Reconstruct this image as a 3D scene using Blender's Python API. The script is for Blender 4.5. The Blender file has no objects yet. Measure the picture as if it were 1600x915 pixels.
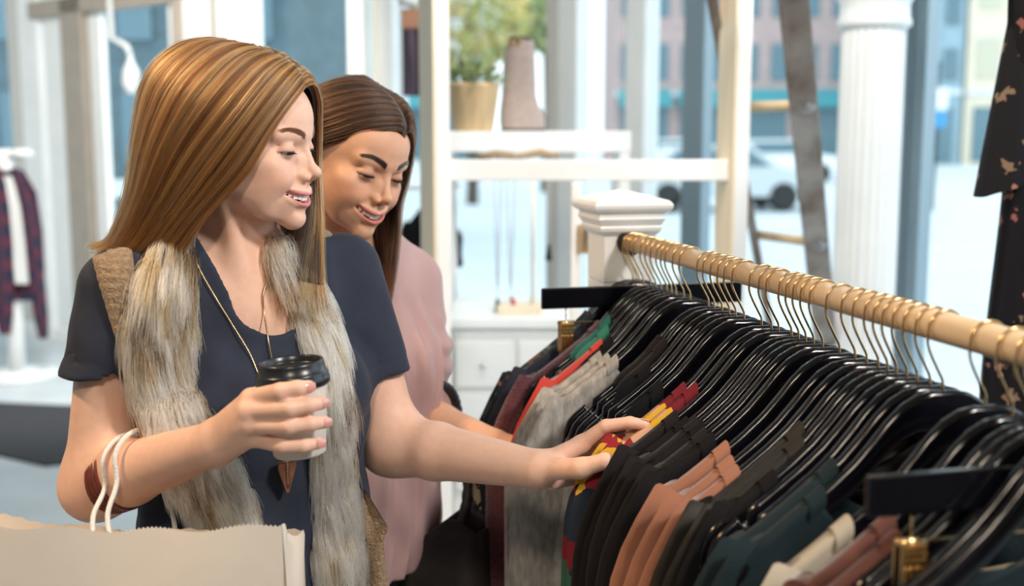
import bpy, bmesh, math, random
import numpy as np
from mathutils import Vector, Matrix, Euler
random.seed(7); np.random.seed(7)
SC = bpy.context.scene
COL = SC.collection
PI = math.pi

# ------------------------------------------------------------------ camera
FPX = 1850.0; CAMH = 1.60; PITCH = math.radians(7.9)
cam_d = bpy.data.cameras.new('camera'); cam = bpy.data.objects.new('camera', cam_d); COL.objects.link(cam)
cam.location = (0, 0, CAMH); cam.rotation_euler = (PI/2 - PITCH, 0, 0)
cam_d.sensor_width = 36; cam_d.lens = FPX*36/1600; cam_d.clip_start = .05; cam_d.clip_end = 400
cam_d.dof.use_dof = True; cam_d.dof.focus_distance = 1.62; cam_d.dof.aperture_fstop = 2.8
SC.camera = cam
SC.view_settings.view_transform = 'Standard'; SC.view_settings.look = 'None'
SC.view_settings.gamma = 1; SC.view_settings.use_curve_mapping = False
SC.view_settings.exposure = 0.12

# ------------------------------------------------------------------ world: pale overcast sky
wd = bpy.data.worlds.new('overcast_sky'); SC.world = wd; wd.use_nodes = True
_bg = wd.node_tree.nodes['Background']
_bg.inputs[0].default_value = (.80, .92, 1.0, 1); _bg.inputs[1].default_value = 2.1

# ------------------------------------------------------------------ warm ceiling spots of the shop and added fill spots
def spot(name, loc, target, power, col, size, ang=70, blend=.6):
    d = bpy.data.lights.new(name, 'SPOT'); d.energy = power; d.color = col; d.shadow_soft_size = size
    d.spot_size = math.radians(ang); d.spot_blend = blend
    o = bpy.data.objects.new(name, d); COL.objects.link(o); o.location = loc
    o.rotation_euler = (Vector(target)-Vector(loc)).to_track_quat('-Z', 'Y').to_euler(); return o
spot('ceiling_and_fill_spot', (-1.9, 1.2, 3.2), (-.40, 1.65, 1.30), 170, (1, .66, .36), .10)
spot('ceiling_and_fill_spot', (-.2, -.9, 3.1), (-.05, 1.7, 1.0), 100, (1, .84, .66), .16)
spot('ceiling_and_fill_spot', (1.7, .2, 3.1), (-.15, 1.8, 1.35), 230, (1, .93, .86), .22)  # added fill from the right front to brighten the faces
spot('ceiling_and_fill_spot', (-2.0, 5.2, 3.3), (-2.7, 8.6, 1.1), 620, (1, .95, .88), .25, 105)  # added fill to brighten the backlit frames around the door
spot('ceiling_and_fill_spot', (.5, 2.45, 3.3), (.75, 4.3, 1.0), 240, (1, .95, .88), .25, 110)  # added fill to brighten the backlit frames behind the capped post

# ------------------------------------------------------------------ pixel helpers (frame 1600 x 915)
_cp, _sp = math.cos(PITCH), math.sin(PITCH)
def ray(px, py):
    u = (px-800)/FPX; v = (457.5-py)/FPX
    return Vector((u, _cp + v*_sp, -_sp + v*_cp))
def W(px, py, Y):                       # point on the pixel's ray at world distance Y
    r = ray(px, py); t = Y/r.y
    return Vector((r.x*t, Y, CAMH + r.z*t))
def WZ(px, py, Z=0.0):                  # point on the pixel's ray at height Z
    r = ray(px, py); t = (Z-CAMH)/r.z
    return Vector((r.x*t, r.y*t, Z))

# ------------------------------------------------------------------ object helpers
def link(name, data, parent=None, mats=None, label=None, cat=None, group=None, kind=None, loc=None, rot=None):
    o = bpy.data.objects.new(name, data); COL.objects.link(o)
    if mats is not None and data is not None:
        for m in (mats if isinstance(mats, (list, tuple)) else [mats]): data.materials.append(m)
    if parent: o.parent = parent
    if loc is not None: o.location = loc
    if rot is not None: o.rotation_euler = rot
    if label: o['label'] = label
    if cat: o['category'] = cat
    if group: o['group'] = group
    if kind: o['kind'] = kind
    return o
def empty(name, loc=(0,0,0), rot=(0,0,0), **k):
    o = link(name, None, **k); o.location = loc; o.rotation_euler = rot; o.empty_display_size = .05; return o
def mesh(name, V, F, smooth=True):
    me = bpy.data.meshes.new(name); me.from_pydata([tuple(v) for v in V], [], [tuple(f) for f in F]); me.update()
    if smooth: me.polygons.foreach_set('use_smooth', [True]*len(me.polygons))
    return me
def fast_mesh(name, V, Q, smooth=True):
    """numpy verts (n,3), quads/tris (m,k)"""
    V = np.asarray(V, dtype=np.float32); Q = np.asarray(Q, dtype=np.int32); k = Q.shape[1]
    me = bpy.data.meshes.new(name)
    me.vertices.add(len(V)); me.vertices.foreach_set('co', V.ravel())
    me.loops.add(Q.size); me.loops.foreach_set('vertex_index', Q.ravel())
    me.polygons.add(len(Q)); me.polygons.foreach_set('loop_start', np.arange(0, Q.size, k, dtype=np.int32))
    me.polygons.foreach_set('loop_total', np.full(len(Q), k, dtype=np.int32))
    if smooth: me.polygons.foreach_set('use_smooth', np.ones(len(Q), dtype=bool))
    me.update(calc_edges=True); me.validate(); return me
def set_col(me, cols, name='Col'):
    a = me.color_attributes.new(name, 'FLOAT_COLOR', 'POINT')
    c = np.ones((len(me.vertices), 4), dtype=np.float32); c[:, :3] = cols
    a.data.foreach_set('color', c.ravel())

class MB:
    """collects simple shapes into one mesh"""
    def __init__(s): s.V = []; s.F = []; s.sm = []
    def add(s, V, F, smooth=False):
        n = len(s.V); s.V += [Vector(v) for v in V]; s.F += [tuple(i+n for i in f) for f in F]; s.sm += [smooth]*len(F); return s
    def box(s, c, d, rz=0, bev=0, M=None):
        c = Vector(c); hx, hy, hz = d[0]/2, d[1]/2, d[2]/2
        bm = bmesh.new(); bmesh.ops.create_cube(bm, size=1)
        for v in bm.verts: v.co = Vector((v.co.x*d[0], v.co.y*d[1], v.co.z*d[2]))
        if bev: bmesh.ops.bevel(bm, geom=list(bm.edges), offset=min(bev, .45*min(d)), segments=2, affect='EDGES', profile=.6)
        R = M if M is not None else Matrix.Rotation(rz, 3, 'Z')
        bm.verts.index_update()
        s.add([R @ v.co + c for v in bm.verts], [[v.index for v in f.verts] for f in bm.faces]); bm.free(); return s
    def tube(s, pts, r, n=8, cap=True, smooth=True, flat=1.0, up=None):
        pts = [Vector(p) for p in pts]; m = len(pts)
        rr = r if isinstance(r, (list, tuple)) else [r]*m
        T = [(pts[min(i+1, m-1)]-pts[max(i-1, 0)]).normalized() for i in range(m)]
        a = Vector(up) if up else (Vector((0, 0, 1)) if abs(T[0].z) < .9 else Vector((1, 0, 0)))
        N = (a - T[0]*a.dot(T[0])).normalized(); V = []; F = []
        for i in range(m):
            N = (N - T[i]*N.dot(T[i])).normalized(); B = T[i].cross(N)
            for k in range(n):
                t = 2*PI*k/n; V.append(pts[i] + (N*math.cos(t) + B*math.sin(t)*flat)*rr[i])
        for i in range(m-1):
            for k in range(n):
                F.append((i*n+k, i*n+(k+1) % n, (i+1)*n+(k+1) % n, (i+1)*n+k))
        if cap: F.append(tuple(reversed(range(n)))); F.append(tuple((m-1)*n+k for k in range(n)))
        return s.add(V, F, smooth)
    def lathe(s, prof, c=(0,0,0), n=32, M=None, smooth=True, cap=True):
        c = Vector(c); V = []; F = []; m = len(prof)
        for r, z in prof:
            for k in range(n):
                t = 2*PI*k/n; v = Vector((r*math.cos(t), r*math.sin(t), z)); V.append((M @ v if M is not None else v)+c)
        for i in range(m-1):
            for k in range(n): F.append((i*n+k, i*n+(k+1) % n, (i+1)*n+(k+1) % n, (i+1)*n+k))
        if cap: F.append(tuple(reversed(range(n)))); F.append(tuple((m-1)*n+k for k in range(n)))
        return s.add(V, F, smooth)
    def prism(s, poly, h, M=None, c=(0,0,0), smooth=False):
        """poly in XZ extruded along Y by h (centred)"""
        c = Vector(c); n = len(poly); V = []
        for y in (-h/2, h/2):
            for x, z in poly:
                v = Vector((x, y, z)); V.append((M @ v if M is not None else v)+c)
        F = [tuple(range(n)), tuple(reversed(range(n, 2*n)))] + [(k, k+n, (k+1) % n+n, (k+1) % n) for k in range(n)]
        return s.add(V, F, smooth)
    def grid(s, P, closed=False, smooth=True):
        m = len(P); n = len(P[0]); V = [p for row in P for p in row]; F = []
        for i in range(m-1):
            for k in range(n if closed else n-1):
                F.append((i*n+k, i*n+(k+1) % n, (i+1)*n+(k+1) % n, (i+1)*n+k))
        return s.add(V, F, smooth)
    def me(s, name):
        m = bpy.data.meshes.new(name); m.from_pydata([tuple(v) for v in s.V], [], s.F); m.update()
        m.polygons.foreach_set('use_smooth', s.sm); return m
    def build(s, name, mat, parent=None, **k): return link(name, s.me(name), parent, mat, **k)
def copy_tree(o, parent=None):
    c = o.copy(); COL.objects.link(c)
    if parent: c.parent = parent
    for ch in list(o.children): copy_tree(ch, c)
    return c

# ------------------------------------------------------------------ materials
def mat(name, col, rough=.6, metal=0, spec=.5, noise=0, nscale=20, bump=0, bscale=60, sss=0, sheen=0, coat=0, attr=None, stretch=None, col2=None, trans=0, alpha=1):
    m = bpy.data.materials.new(name); m.use_nodes = True; nt = m.node_tree; b = nt.nodes['Principled BSDF']
    I = b.inputs; I['Roughness'].default_value = rough; I['Metallic'].default_value = metal; I['Specular IOR Level'].default_value = spec
    I['Base Color'].default_value = (*col, 1)
    if sss:
        I['Subsurface Weight'].default_value = sss; I['Subsurface Radius'].default_value = (1, .35, .2); I['Subsurface Scale'].default_value = .008
    if sheen: I['Sheen Weight'].default_value = sheen; I['Sheen Roughness'].default_value = .4
    if coat: I['Coat Weight'].default_value = coat; I['Coat Roughness'].default_value = .08
    if trans: I['Transmission Weight'].default_value = trans
    src = None
    tc = nt.nodes.new('ShaderNodeTexCoord'); out = tc.outputs['Object']
    if stretch:
        mp = nt.nodes.new('ShaderNodeMapping'); mp.inputs['Scale'].default_value = stretch; nt.links.new(out, mp.inputs[0]); out = mp.outputs[0]
    if attr:
        a = nt.nodes.new('ShaderNodeAttribute'); a.attribute_name = attr; src = a.outputs['Color']
    if noise:
        n = nt.nodes.new('ShaderNodeTexNoise'); n.inputs['Scale'].default_value = nscale; n.inputs['Detail'].default_value = 5
        nt.links.new(out, n.inputs['Vector'])
        mx = nt.nodes.new('ShaderNodeMix'); mx.data_type = 'RGBA'
        rp = nt.nodes.new('ShaderNodeValToRGB'); rp.color_ramp.elements[0].position = .35; rp.color_ramp.elements[1].position = .65
        nt.links.new(n.outputs['Fac'], rp.inputs[0]); nt.links.new(rp.outputs[0], mx.inputs['Factor'])
        c2 = col2 if col2 else tuple(max(0, c*(1-noise)) for c in col)
        if src:
            mu = nt.nodes.new('ShaderNodeMix'); mu.data_type = 'RGBA'; mu.blend_type = 'MULTIPLY'; mu.inputs['Factor'].default_value = 1
            mx.inputs['A'].default_value = (1, 1, 1, 1); mx.inputs['B'].default_value = (1-noise, 1-noise, 1-noise, 1)
            nt.links.new(src, mu.inputs['A']); nt.links.new(mx.outputs['Result'], mu.inputs['B']); src = mu.outputs['Result']
        else:
            mx.inputs['A'].default_value = (*col, 1); mx.inputs['B'].default_value = (*c2, 1); src = mx.outputs['Result']
    if src: nt.links.new(src, I['Base Color'])
    if bump:
        n2 = nt.nodes.new('ShaderNodeTexNoise'); n2.inputs['Scale'].default_value = bscale; n2.inputs['Detail'].default_value = 4
        nt.links.new(out, n2.inputs['Vector'])
        bp = nt.nodes.new('ShaderNodeBump'); bp.inputs['Strength'].default_value = bump; bp.inputs['Distance'].default_value = .01
        nt.links.new(n2.outputs['Fac'], bp.inputs['Height']); nt.links.new(bp.outputs[0], I['Normal'])
    return m

# ------------------------------------------------------------------ implicit surfaces (numpy)
f32 = np.float32
def smin(a, b, k):
    h = np.maximum(k - np.abs(a-b), 0)/k
    return np.minimum(a, b) - h*h*k*.25
def smax(a, b, k): return -smin(-a, -b, k)
def s_sph(p, c, r): return np.sqrt(((p-np.array(c, f32))**2).sum(1)) - r
def s_ell(p, c, r, R=None):
    q = p-np.array(c, f32)
    if R is not None: q = q @ np.array(R, f32)
    r = np.array(r, f32)
    k0 = np.sqrt(((q/r)**2).sum(1)); k1 = np.sqrt(((q/(r*r))**2).sum(1)) + 1e-9
    return k0*(k0-1)/k1
def s_cap(p, a, b, r1, r2=None):
    if r2 is None: r2 = r1
    a = np.array(a, f32); ba = np.array(b, f32)-a; pa = p-a
    t = np.clip((pa @ ba)/(ba @ ba), 0, 1)
    return np.sqrt(((pa - t[:, None]*ba)**2).sum(1)) - (r1 + t*(r2-r1))
def s_chain(p, pts, rs, k=0):
    d = None
    for i in range(len(pts)-1):
        e = s_cap(p, pts[i], pts[i+1], rs[i], rs[i+1]); d = e if d is None else (smin(d, e, k) if k else np.minimum(d, e))
    return d
def s_ecap(p, a, b, r1, r2, up, flat):
    """capsule with a flattened cross-section: `up` is the thin direction, flat = thin/wide"""
    a = np.array(a, f32); ba = np.array(b, f32)-a; pa = p-a; L2 = ba @ ba
    t = np.clip((pa @ ba)/L2, 0, 1); q = pa - t[:, None]*ba
    u = np.array(up, f32); u = u - ba*(u @ ba)/L2; u /= np.linalg.norm(u)
    h = q @ u; q = q + ((1/flat-1)*h)[:, None]*u
    return (np.sqrt((q**2).sum(1)) - (r1 + t*(r2-r1)))*(.5+.5*flat)
def axis(lo, hi, h, fine=()):
    """coordinates from lo to hi with step h, and a finer step inside the given (lo, hi, h) spans"""
    out = [lo]
    while out[-1] < hi:
        st = h
        for a, b, g in fine:
            if a <= out[-1] < b: st = min(st, g)
        out.append(out[-1]+st)
    return np.array(out, f32)
def surface(fn, xs, ys, zs, st=6):
    """mesh the zero set of fn on a rectilinear grid (surface nets), evaluating only near the surface"""
    def pad(a):
        while (len(a)-1) % st: a = np.append(a, a[-1]+(a[-1]-a[-2]))
        return a.astype(f32)
    xs, ys, zs = pad(xs), pad(ys), pad(zs); n = (len(xs), len(ys), len(zs))
    def ev(i, j, k):
        out = np.empty(len(i), f32)
        for s in range(0, len(i), 400000):
            e = slice(s, s+400000); out[e] = fn(np.stack([xs[i[e]], ys[j[e]], zs[k[e]]], 1))
        return out
    ci, cj, ck = np.meshgrid(np.arange(0, n[0], st), np.arange(0, n[1], st), np.arange(0, n[2], st), indexing='ij')
    dc = ev(ci.ravel(), cj.ravel(), ck.ravel()).reshape(ci.shape)
    L = np.sqrt((np.diff(xs[::st]).max())**2+(np.diff(ys[::st]).max())**2+(np.diff(zs[::st]).max())**2)
    act = np.zeros(tuple(s-1 for s in dc.shape), bool); near = np.abs(dc) < L*.8
    for a in (0, 1):
        for b in (0, 1):
            for c in (0, 1): act |= near[a:near.shape[0]-1+a, b:near.shape[1]-1+b, c:near.shape[2]-1+c]
    sg = np.where(dc[:-1, :-1, :-1] < 0, -1, 1).astype(f32)
    val = np.ones(n, f32); val[:-1, :-1, :-1] = sg.repeat(st, 0).repeat(st, 1).repeat(st, 2)
    m = np.zeros(n, bool)
    bi = np.nonzero(act)
    base = act.repeat(st, 0).repeat(st, 1).repeat(st, 2)
    for a in (0, 1):
        for b in (0, 1):
            for c in (0, 1): m[a:n[0]-1+a, b:n[1]-1+b, c:n[2]-1+c] |= base
    I, J, K = np.nonzero(m); val[I, J, K] = ev(I, J, K)
    ins = val < 0
    cnt = np.zeros(tuple(s-1 for s in n), np.int8)
    for a in (0, 1):
        for b in (0, 1):
            for c in (0, 1): cnt += ins[a:n[0]-1+a, b:n[1]-1+b, c:n[2]-1+c]
    ci, cj, ck = np.nonzero((cnt > 0) & (cnt < 8))
    idx = np.full(cnt.shape, -1, np.int32); idx[ci, cj, ck] = np.arange(len(ci))
    acc = np.zeros((len(ci), 3), f32); num = np.zeros(len(ci), f32)
    cor = [(a, b, c) for a in (0, 1) for b in (0, 1) for c in (0, 1)]
    for u in cor:
        for d in range(3):
            if u[d]: continue
            v = list(u); v[d] = 1
            i0, j0, k0 = ci+u[0], cj+u[1], ck+u[2]; i1, j1, k1 = ci+v[0], cj+v[1], ck+v[2]
            a = val[i0, j0, k0]; b = val[i1, j1, k1]; cr = (a < 0) != (b < 0)
            t = np.where(cr, a/np.where(cr, a-b, 1), 0)[:, None]
            p0 = np.stack([xs[i0], ys[j0], zs[k0]], 1); p1 = np.stack([xs[i1], ys[j1], zs[k1]], 1)
            acc += np.where(cr[:, None], p0+(p1-p0)*t, 0); num += cr
    V = acc/num[:, None]; Q = []
    for d in range(3):
        e, f = (d+1) % 3, (d+2) % 3
        s0 = [slice(None)]*3; s1 = [slice(None)]*3
        s0[d] = slice(0, n[d]-1); s1[d] = slice(1, n[d])
        A = ins[tuple(s0)]; B = ins[tuple(s1)]
        g = np.stack(np.nonzero(A != B), 1); g = g[(g[:, e] > 0) & (g[:, f] > 0) & (g[:, e] < n[e]-1) & (g[:, f] < n[f]-1)]
        def cell(oe, of):
            h = g.copy(); h[:, e] += oe; h[:, f] += of; return idx[h[:, 0], h[:, 1], h[:, 2]]
        q = np.stack([cell(-1, -1), cell(0, -1), cell(0, 0), cell(-1, 0)], 1)
        flip = ~A[g[:, 0], g[:, 1], g[:, 2]]; q[flip] = q[flip][:, ::-1]
        Q.append(q)
    Q = np.concatenate(Q); Q = Q[(Q >= 0).all(1)]
    return V, Q
def relax(V, Q, it=1, lam=.5):
    for _ in range(it):
        s = np.zeros_like(V); c = np.zeros(len(V), f32)
        for k in range(4):
            a, b = Q[:, k], Q[:, (k+1) % 4]
            np.add.at(s, a, V[b]); np.add.at(c, a, 1); np.add.at(s, b, V[a]); np.add.at(c, b, 1)
        V = V + lam*(s/np.maximum(c, 1)[:, None] - V)
    return V
def bbox_eval(p, lo, hi, fn, far=.08):
    """evaluate fn only for points inside the box, elsewhere return a rough distance to the box"""
    lo = np.array(lo, f32); hi = np.array(hi, f32)
    d = np.sqrt((np.maximum(np.maximum(lo-p, p-hi), 0)**2).sum(1)); m = d <= 0
    out = d + far
    if m.any(): out[m] = fn(p[m])
    return out
def vnoise(p, s, seed=0):
    """cheap smooth pseudo-noise from sines, -1..1"""
    rs = np.random.RandomState(seed); o = np.zeros(len(p), f32)
    for i in range(6):
        v = rs.normal(size=3); v = v/np.linalg.norm(v)*s*(.6+.25*i)
        o += np.sin(p @ v.astype(f32) + rs.uniform(0, 6.28)).astype(f32)/(1+.35*i)
    return o/3.2
# ------------------------------------------------------------------ setting
M_WHITE = mat('white_paint', (.84, .86, .86), .45, noise=.05, nscale=6, bump=.03, bscale=40)
M_CREAM = mat('cream_pine_warm_light', (.86, .74, .55), .5, noise=.12, nscale=5, stretch=(8, 8, .6))  # cream pine; also paints warm light on the shelving uprights
M_FLOOR = mat('floor_grey', (.56, .62, .66), .38, noise=.12, nscale=3)
M_RUG = mat('rug_charcoal', (.035, .037, .045), .95, noise=.4, nscale=60, bump=.3, bscale=300)
M_CEIL = mat('ceiling_paint', (.62, .58, .52), .8)
M_TAUPE = mat('taupe_frame', (.36, .31, .26), .5, noise=.1, nscale=8)
M_ALU = mat('blue_grey_aluminium', (.25, .33, .38), .35, metal=.4)
M_DARKM = mat('dark_metal', (.05, .055, .06), .4, metal=.5)
M_STREET = mat('pale_asphalt', (.62, .67, .70), .9, noise=.08, nscale=.6)
M_WALK = mat('pale_pavement', (.74, .76, .76), .9, noise=.06, nscale=1)
def glass_mat():
    m = bpy.data.materials.new('window_glass'); m.use_nodes = True; nt = m.node_tree; nt.nodes.clear()
    o = nt.nodes.new('ShaderNodeOutputMaterial'); mx = nt.nodes.new('ShaderNodeMixShader'); t = nt.nodes.new('ShaderNodeBsdfTransparent')
    g = nt.nodes.new('ShaderNodeBsdfGlossy'); g.inputs['Roughness'].default_value = .02; fr = nt.nodes.new('ShaderNodeValue'); fr.outputs[0].default_value = .03
    t.inputs[0].default_value = (.95, .98, .98, 1)
    nt.links.new(fr.outputs[0], mx.inputs[0]); nt.links.new(t.outputs[0], mx.inputs[1]); nt.links.new(g.outputs[0], mx.inputs[2]); nt.links.new(mx.outputs[0], o.inputs[0]); return m
M_GLASS = glass_mat()

# storefront line in plan
SA = Vector((-5.4, 10.64)); SB = Vector((3.0, 3.36)); SD = (SB-SA); SL = SD.length; SU = SD/SL; SANG = math.atan2(SU.y, SU.x); SN = Vector((-SU.y, SU.x))
def sf(px):                                # distance along the storefront where the pixel column meets it
    u = (px-800)/FPX/_cp
    t = (u*SA.y - SA.x)/(SD.x - u*SD.y); return t*SL
def sfp(s, off=0, z=0):
    p = SA + SU*s + SN*off; return Vector((p.x, p.y, z))
CEIL = 3.4
# floor / ceiling follow the storefront
def slab(name, z0, z1, m, back=-3.2):
    P = [(-5.4, back), (3.0, back), (SB.x, SB.y), (SA.x, SA.y)]
    V = [(x, y, z) for z in (z0, z1) for x, y in P]
    return link(name, mesh(name, V, [(3, 2, 1, 0), (4, 5, 6, 7)]+[(k, (k+1) % 4, (k+1) % 4+4, k+4) for k in range(4)], False), None, m, kind='structure')
slab('floor', -.2, 0, M_FLOOR); slab('ceiling', CEIL, CEIL+.15, M_CEIL)
MB().box((-5.46, 3.7, CEIL/2), (.12, 13.9, CEIL)).build('wall_left', M_WHITE, kind='structure')

M_INNER = mat('added_wall_warm_beige', (.50, .42, .34), .8)
MB().box((-1.2, -3.26, CEIL/2), (8.4, .12, CEIL)).build('added_unseen_wall_back', M_INNER, kind='structure')  # unseen wall, added to cut frontal fill from behind the camera
MB().box((3.06, -1.15, CEIL/2), (.12, 4.1, CEIL)).build('added_unseen_wall_right', M_INNER, kind='structure')  # unseen short wall, added to limit the light from the right
# window wall: posts as children of window structures, one pane per bay
win = [empty('window_%d' % (i+1), kind='structure') for i in range(4)]
def post(w, px0, px1, m, z0=0, z1=CEIL, dep=.09, off=0, name='mullion'):
    a, b = sf(px0), sf(px1); c = sfp((a+b)/2, off, (z0+z1)/2)
    return MB().box(c, (abs(b-a), dep, z1-z0), rz=SANG, bev=.006).build(name, m, win[w])
def pane(w, px0, px1, z0=.08, z1=CEIL):
    a, b = sf(px0), sf(px1); return MB().box(sfp((a+b)/2, 0, (z0+z1)/2), (abs(b-a), .006, z1-z0), rz=SANG).build('pane', M_GLASS, win[w])
M_FR1 = mat('frame_greige', (.58, .56, .52), .5)
for a, b, m, dp in ((43, 62, M_FR1, .10), (64, 92, M_WHITE, .14), (98, 128, M_WHITE, .10), (310, 346, M_WHITE, .09), (349, 362, M_TAUPE, .05), (364, 411, M_WHITE, .12)):
    post(0, a, b, m, dep=dp)
pane(0, -120, 43); pane(0, 165, 308); pane(0, 128, 140); 
post(0, -140, 411, M_WHITE, 0, .10, .12, name='sill')
# door in the storefront (taupe jamb and header)
dr = empty('door_1', kind='structure')
for a, b, z0, z1, nm in ((134, 165, 0, 2.52, 'jamb'), (304, 310, 0, 2.52, 'jamb'), (86, 310, 2.40, 2.52, 'header'), (134, 310, 2.60, 2.66, 'header')):
    s0, s1 = sf(a), sf(b); MB().box(sfp((s0+s1)/2, -.05, (z0+z1)/2), (abs(s1-s0), .10, z1-z0), rz=SANG, bev=.006).build(nm, M_TAUPE, dr)
for a, b, z0, z1, nm in ((166, 184, .0, 2.40, 'stile'), (288, 303, 0, 2.40, 'stile'), (184, 288, 0, .25, 'rail')):
    s0, s1 = sf(a), sf(b); MB().box(sfp((s0+s1)/2, -.02, (z0+z1)/2), (abs(s1-s0), .05, z1-z0), rz=SANG, bev=.004).build(nm, M_WHITE, dr)
for a, b, m, dp in ((560, 584, M_WHITE, .10), (597, 612, M_CREAM, .06), (608, 630, M_WHITE, .12)): post(1, a, b, m, dep=dp)
pane(1, 411, 640); post(1, 411, 640, M_WHITE, 0, .10, .12, name='sill')
for a, b, m, dp in ((864, 880, M_FR1, .12), (880, 908, M_WHITE, .10), (984, 1013, M_WHITE, .12), (1068, 1100, M_ALU, .08)): post(2, a, b, m, dep=dp)
pane(2, 640, 1100); post(2, 640, 1100, M_WHITE, 0, .10, .12, name='sill')
for a, b, m, dp in ((1392, 1404, M_DARKM, .14), (1404, 1418, M_ALU, .10), (1420, 1440, M_ALU, .12)): post(3, a, b, m, dep=dp)
pane(3, 1100, 1700); post(3, 1100, 1700, M_WHITE, 0, .10, .12, name='sill')

# fluted column by the window
cp = W(1355, 300, 4.15); cl = empty('column', (cp.x, cp.y, 0), label='round white fluted column standing beside the wooden ladder', cat='column')
mb = MB(); P = []
for z in (0.12, CEIL):
    P.append([Vector(((0.104+.004*math.cos(22*a))*math.cos(a), (0.104+.004*math.cos(22*a))*math.sin(a), z)) for a in np.linspace(0, 2*PI, 132, endpoint=False)])
P = P[:1]+[[Vector((v.x, v.y, z)) for v in P[0]] for z in np.linspace(.3, 1.95, 6)]
mb.grid(P, True).build('shaft', M_WHITE, cl)
MB().lathe([(.145, 0), (.145, .06), (.13, .08), (.13, .11), (.118, .13)], n=40).build('base', M_WHITE, cl)
MB().lathe([(.115, 1.94), (.124, 1.95), (.124, 1.965), (.117, 1.975), (.117, 2.02), (.135, 2.05), (.15, 2.10), (.15, 2.16), (.117, 2.2), (.117, CEIL)], n=40).build('capital', M_WHITE, cl)

# rug
rg = [(-3.9, 8.55), (-1.2, 7.9), (-1.35, 7.25), (-2.55, 6.78), (-3.9, 7.35)]
c = [WZ(-60, 628), WZ(200, 640), WZ(330, 700), WZ(72, 729), WZ(-60, 700)]
mb = MB(); n = len(c); V = [(p.x, p.y, z) for z in (.0, .012) for p in c]
mb.add(V, [tuple(range(n, 2*n))[::-1]] + [(k, (k+1) % n, (k+1) % n+n, k+n) for k in range(n)])
mb.build('rug', M_RUG, label='charcoal rug on the pale floor far left', cat='rug')

# ------------------------------------------------------------------ outside
MB().box((0, 60, -.35), (220, 160, .1)).build('street', M_STREET, kind='structure')
q = [(-30, 29.6), (40, 3.2), (40, 8.0), (-30, 34)]
def strip(name, P, z0, z1, m):
    n = len(P); V = [(x, y, z) for z in (z0, z1) for x, y in P]
    link(name, mesh(name, V, [tuple(reversed(range(n))), tuple(range(n, 2*n))]+[(k, (k+1) % n, (k+1) % n+n, k+n) for k in range(n)], False), None, m, kind='structure')
strip('pavement', [(SA.x-20, SA.y+17.4), (SA.x, SA.y+.1), (SB.x, SB.y+.1), (SB.x+20, SB.y-17.2), (SB.x+20, SB.y-13), (SA.x-20, SA.y+22)], -.30, -.12, M_WALK)
strip('far_pavement', [(-60, 58), (80, 50), (80, 58), (-60, 66)], -.30, -.14, M_WALK)

M_BWIN = mat('dark_window_glass', (.10, .19, .23), .12)
M_AWN = mat('teal_awning', (.06, .30, .34), .7)
def building(name, label, px0, px1, ybase, ytop, Y, m, rows, cols, wcol=None, band=None, depth=8, awn=False, group=None):
    a = W(px0, 200, Y); b = W(px1, 200, Y); z1 = W(800, ytop, Y).z; z0 = -.3; w = b.x-a.x; cx = (a.x+b.x)/2
    o = empty(name, (cx, Y, z0), label=label, cat='building')
    MB().box((0, depth/2, (z1-z0)/2), (w, depth, z1-z0)).build('facade', m, o)
    gh = 3.6 if band is None else band
    fh = max(.5, (z1-z0-gh)/max(rows, 1)); cw = w/cols
    wm = wcol or M_BWIN
    base = None
    for r in range(rows):
        for k in range(cols):
            if base is None:
                base = MB().box((0, 0, 0), (cw*.56, .12, fh*.58), bev=.02).me('window')
            link('window', base, o, wm if not base.materials else None, loc=(-w/2+cw*(k+.5), -.03, gh+fh*(r+.5)))
    for k in range(max(1, cols//2)):
        cw2 = w/max(1, cols//2)
        MB().box((-w/2+cw2*(k+.5), -.04, gh*.45), (cw2*.8, .14, gh*.72), bev=.03).build('shop_window', M_BWIN, o)
        if awn: MB().prism([(0, 0), (0, .9), (-.05, .9), (-1.1, .1), (-1.1, 0)], cw2*.86, M=Matrix.Rotation(PI/2, 3, 'Z'), c=(-w/2+cw2*(k+.5), 0, gh*.82)).build('awning', M_AWN, o)
    MB().box((0, -.12, z1-z0-.2), (w+.1, .3, .4), bev=.05).build('cornice', M_WALK, o)
    MB().box((0, -.06, gh), (w, .2, .25), bev=.03).build('string_course', M_WALK, o)
    return o
M_TEAL = mat('teal_cladding', (.085, .155, .19), .6, noise=.3, nscale=1.2, stretch=(1, 1, 6))
M_TAN = mat('tan_stone', (.84, .72, .56), .8, noise=.1, nscale=2)
M_BLUEB = mat('blue_grey_brick', (.34, .48, .56), .8, noise=.2, nscale=3)
M_PALEB = mat('pale_render', (.78, .80, .80), .8, noise=.08, nscale=1)
M_REDB = mat('rose_brick', (.52, .38, .36), .8, noise=.2, nscale=3)
building('shop_building', 'teal clad building across the street behind the door', -200, 452, 300, -500, 16, M_TEAL, 4, 7, band=1.1, wcol=mat('teal_glass', (.11, .20, .25), .25))
building('office_building', 'pale rendered building far behind the two women', 500, 760, 290, -160, 62, M_PALEB, 4, 6, awn=True)
building('corner_building', 'rose brick building with teal awnings beyond the ladder', 960, 1330, 290, -260, 60, M_REDB, 4, 8, awn=True)
building('town_building', 'blue grey brick building beyond the window beside the tan one', 1385, 1500, 290, -300, 57, M_BLUEB, 5, 3)
building('stone_building', 'tan stone building at the right edge of the street', 1506, 1760, 290, -300, 57, M_TAN, 4, 4, wcol=mat('tan_window', (.60, .55, .42), .3))

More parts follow.
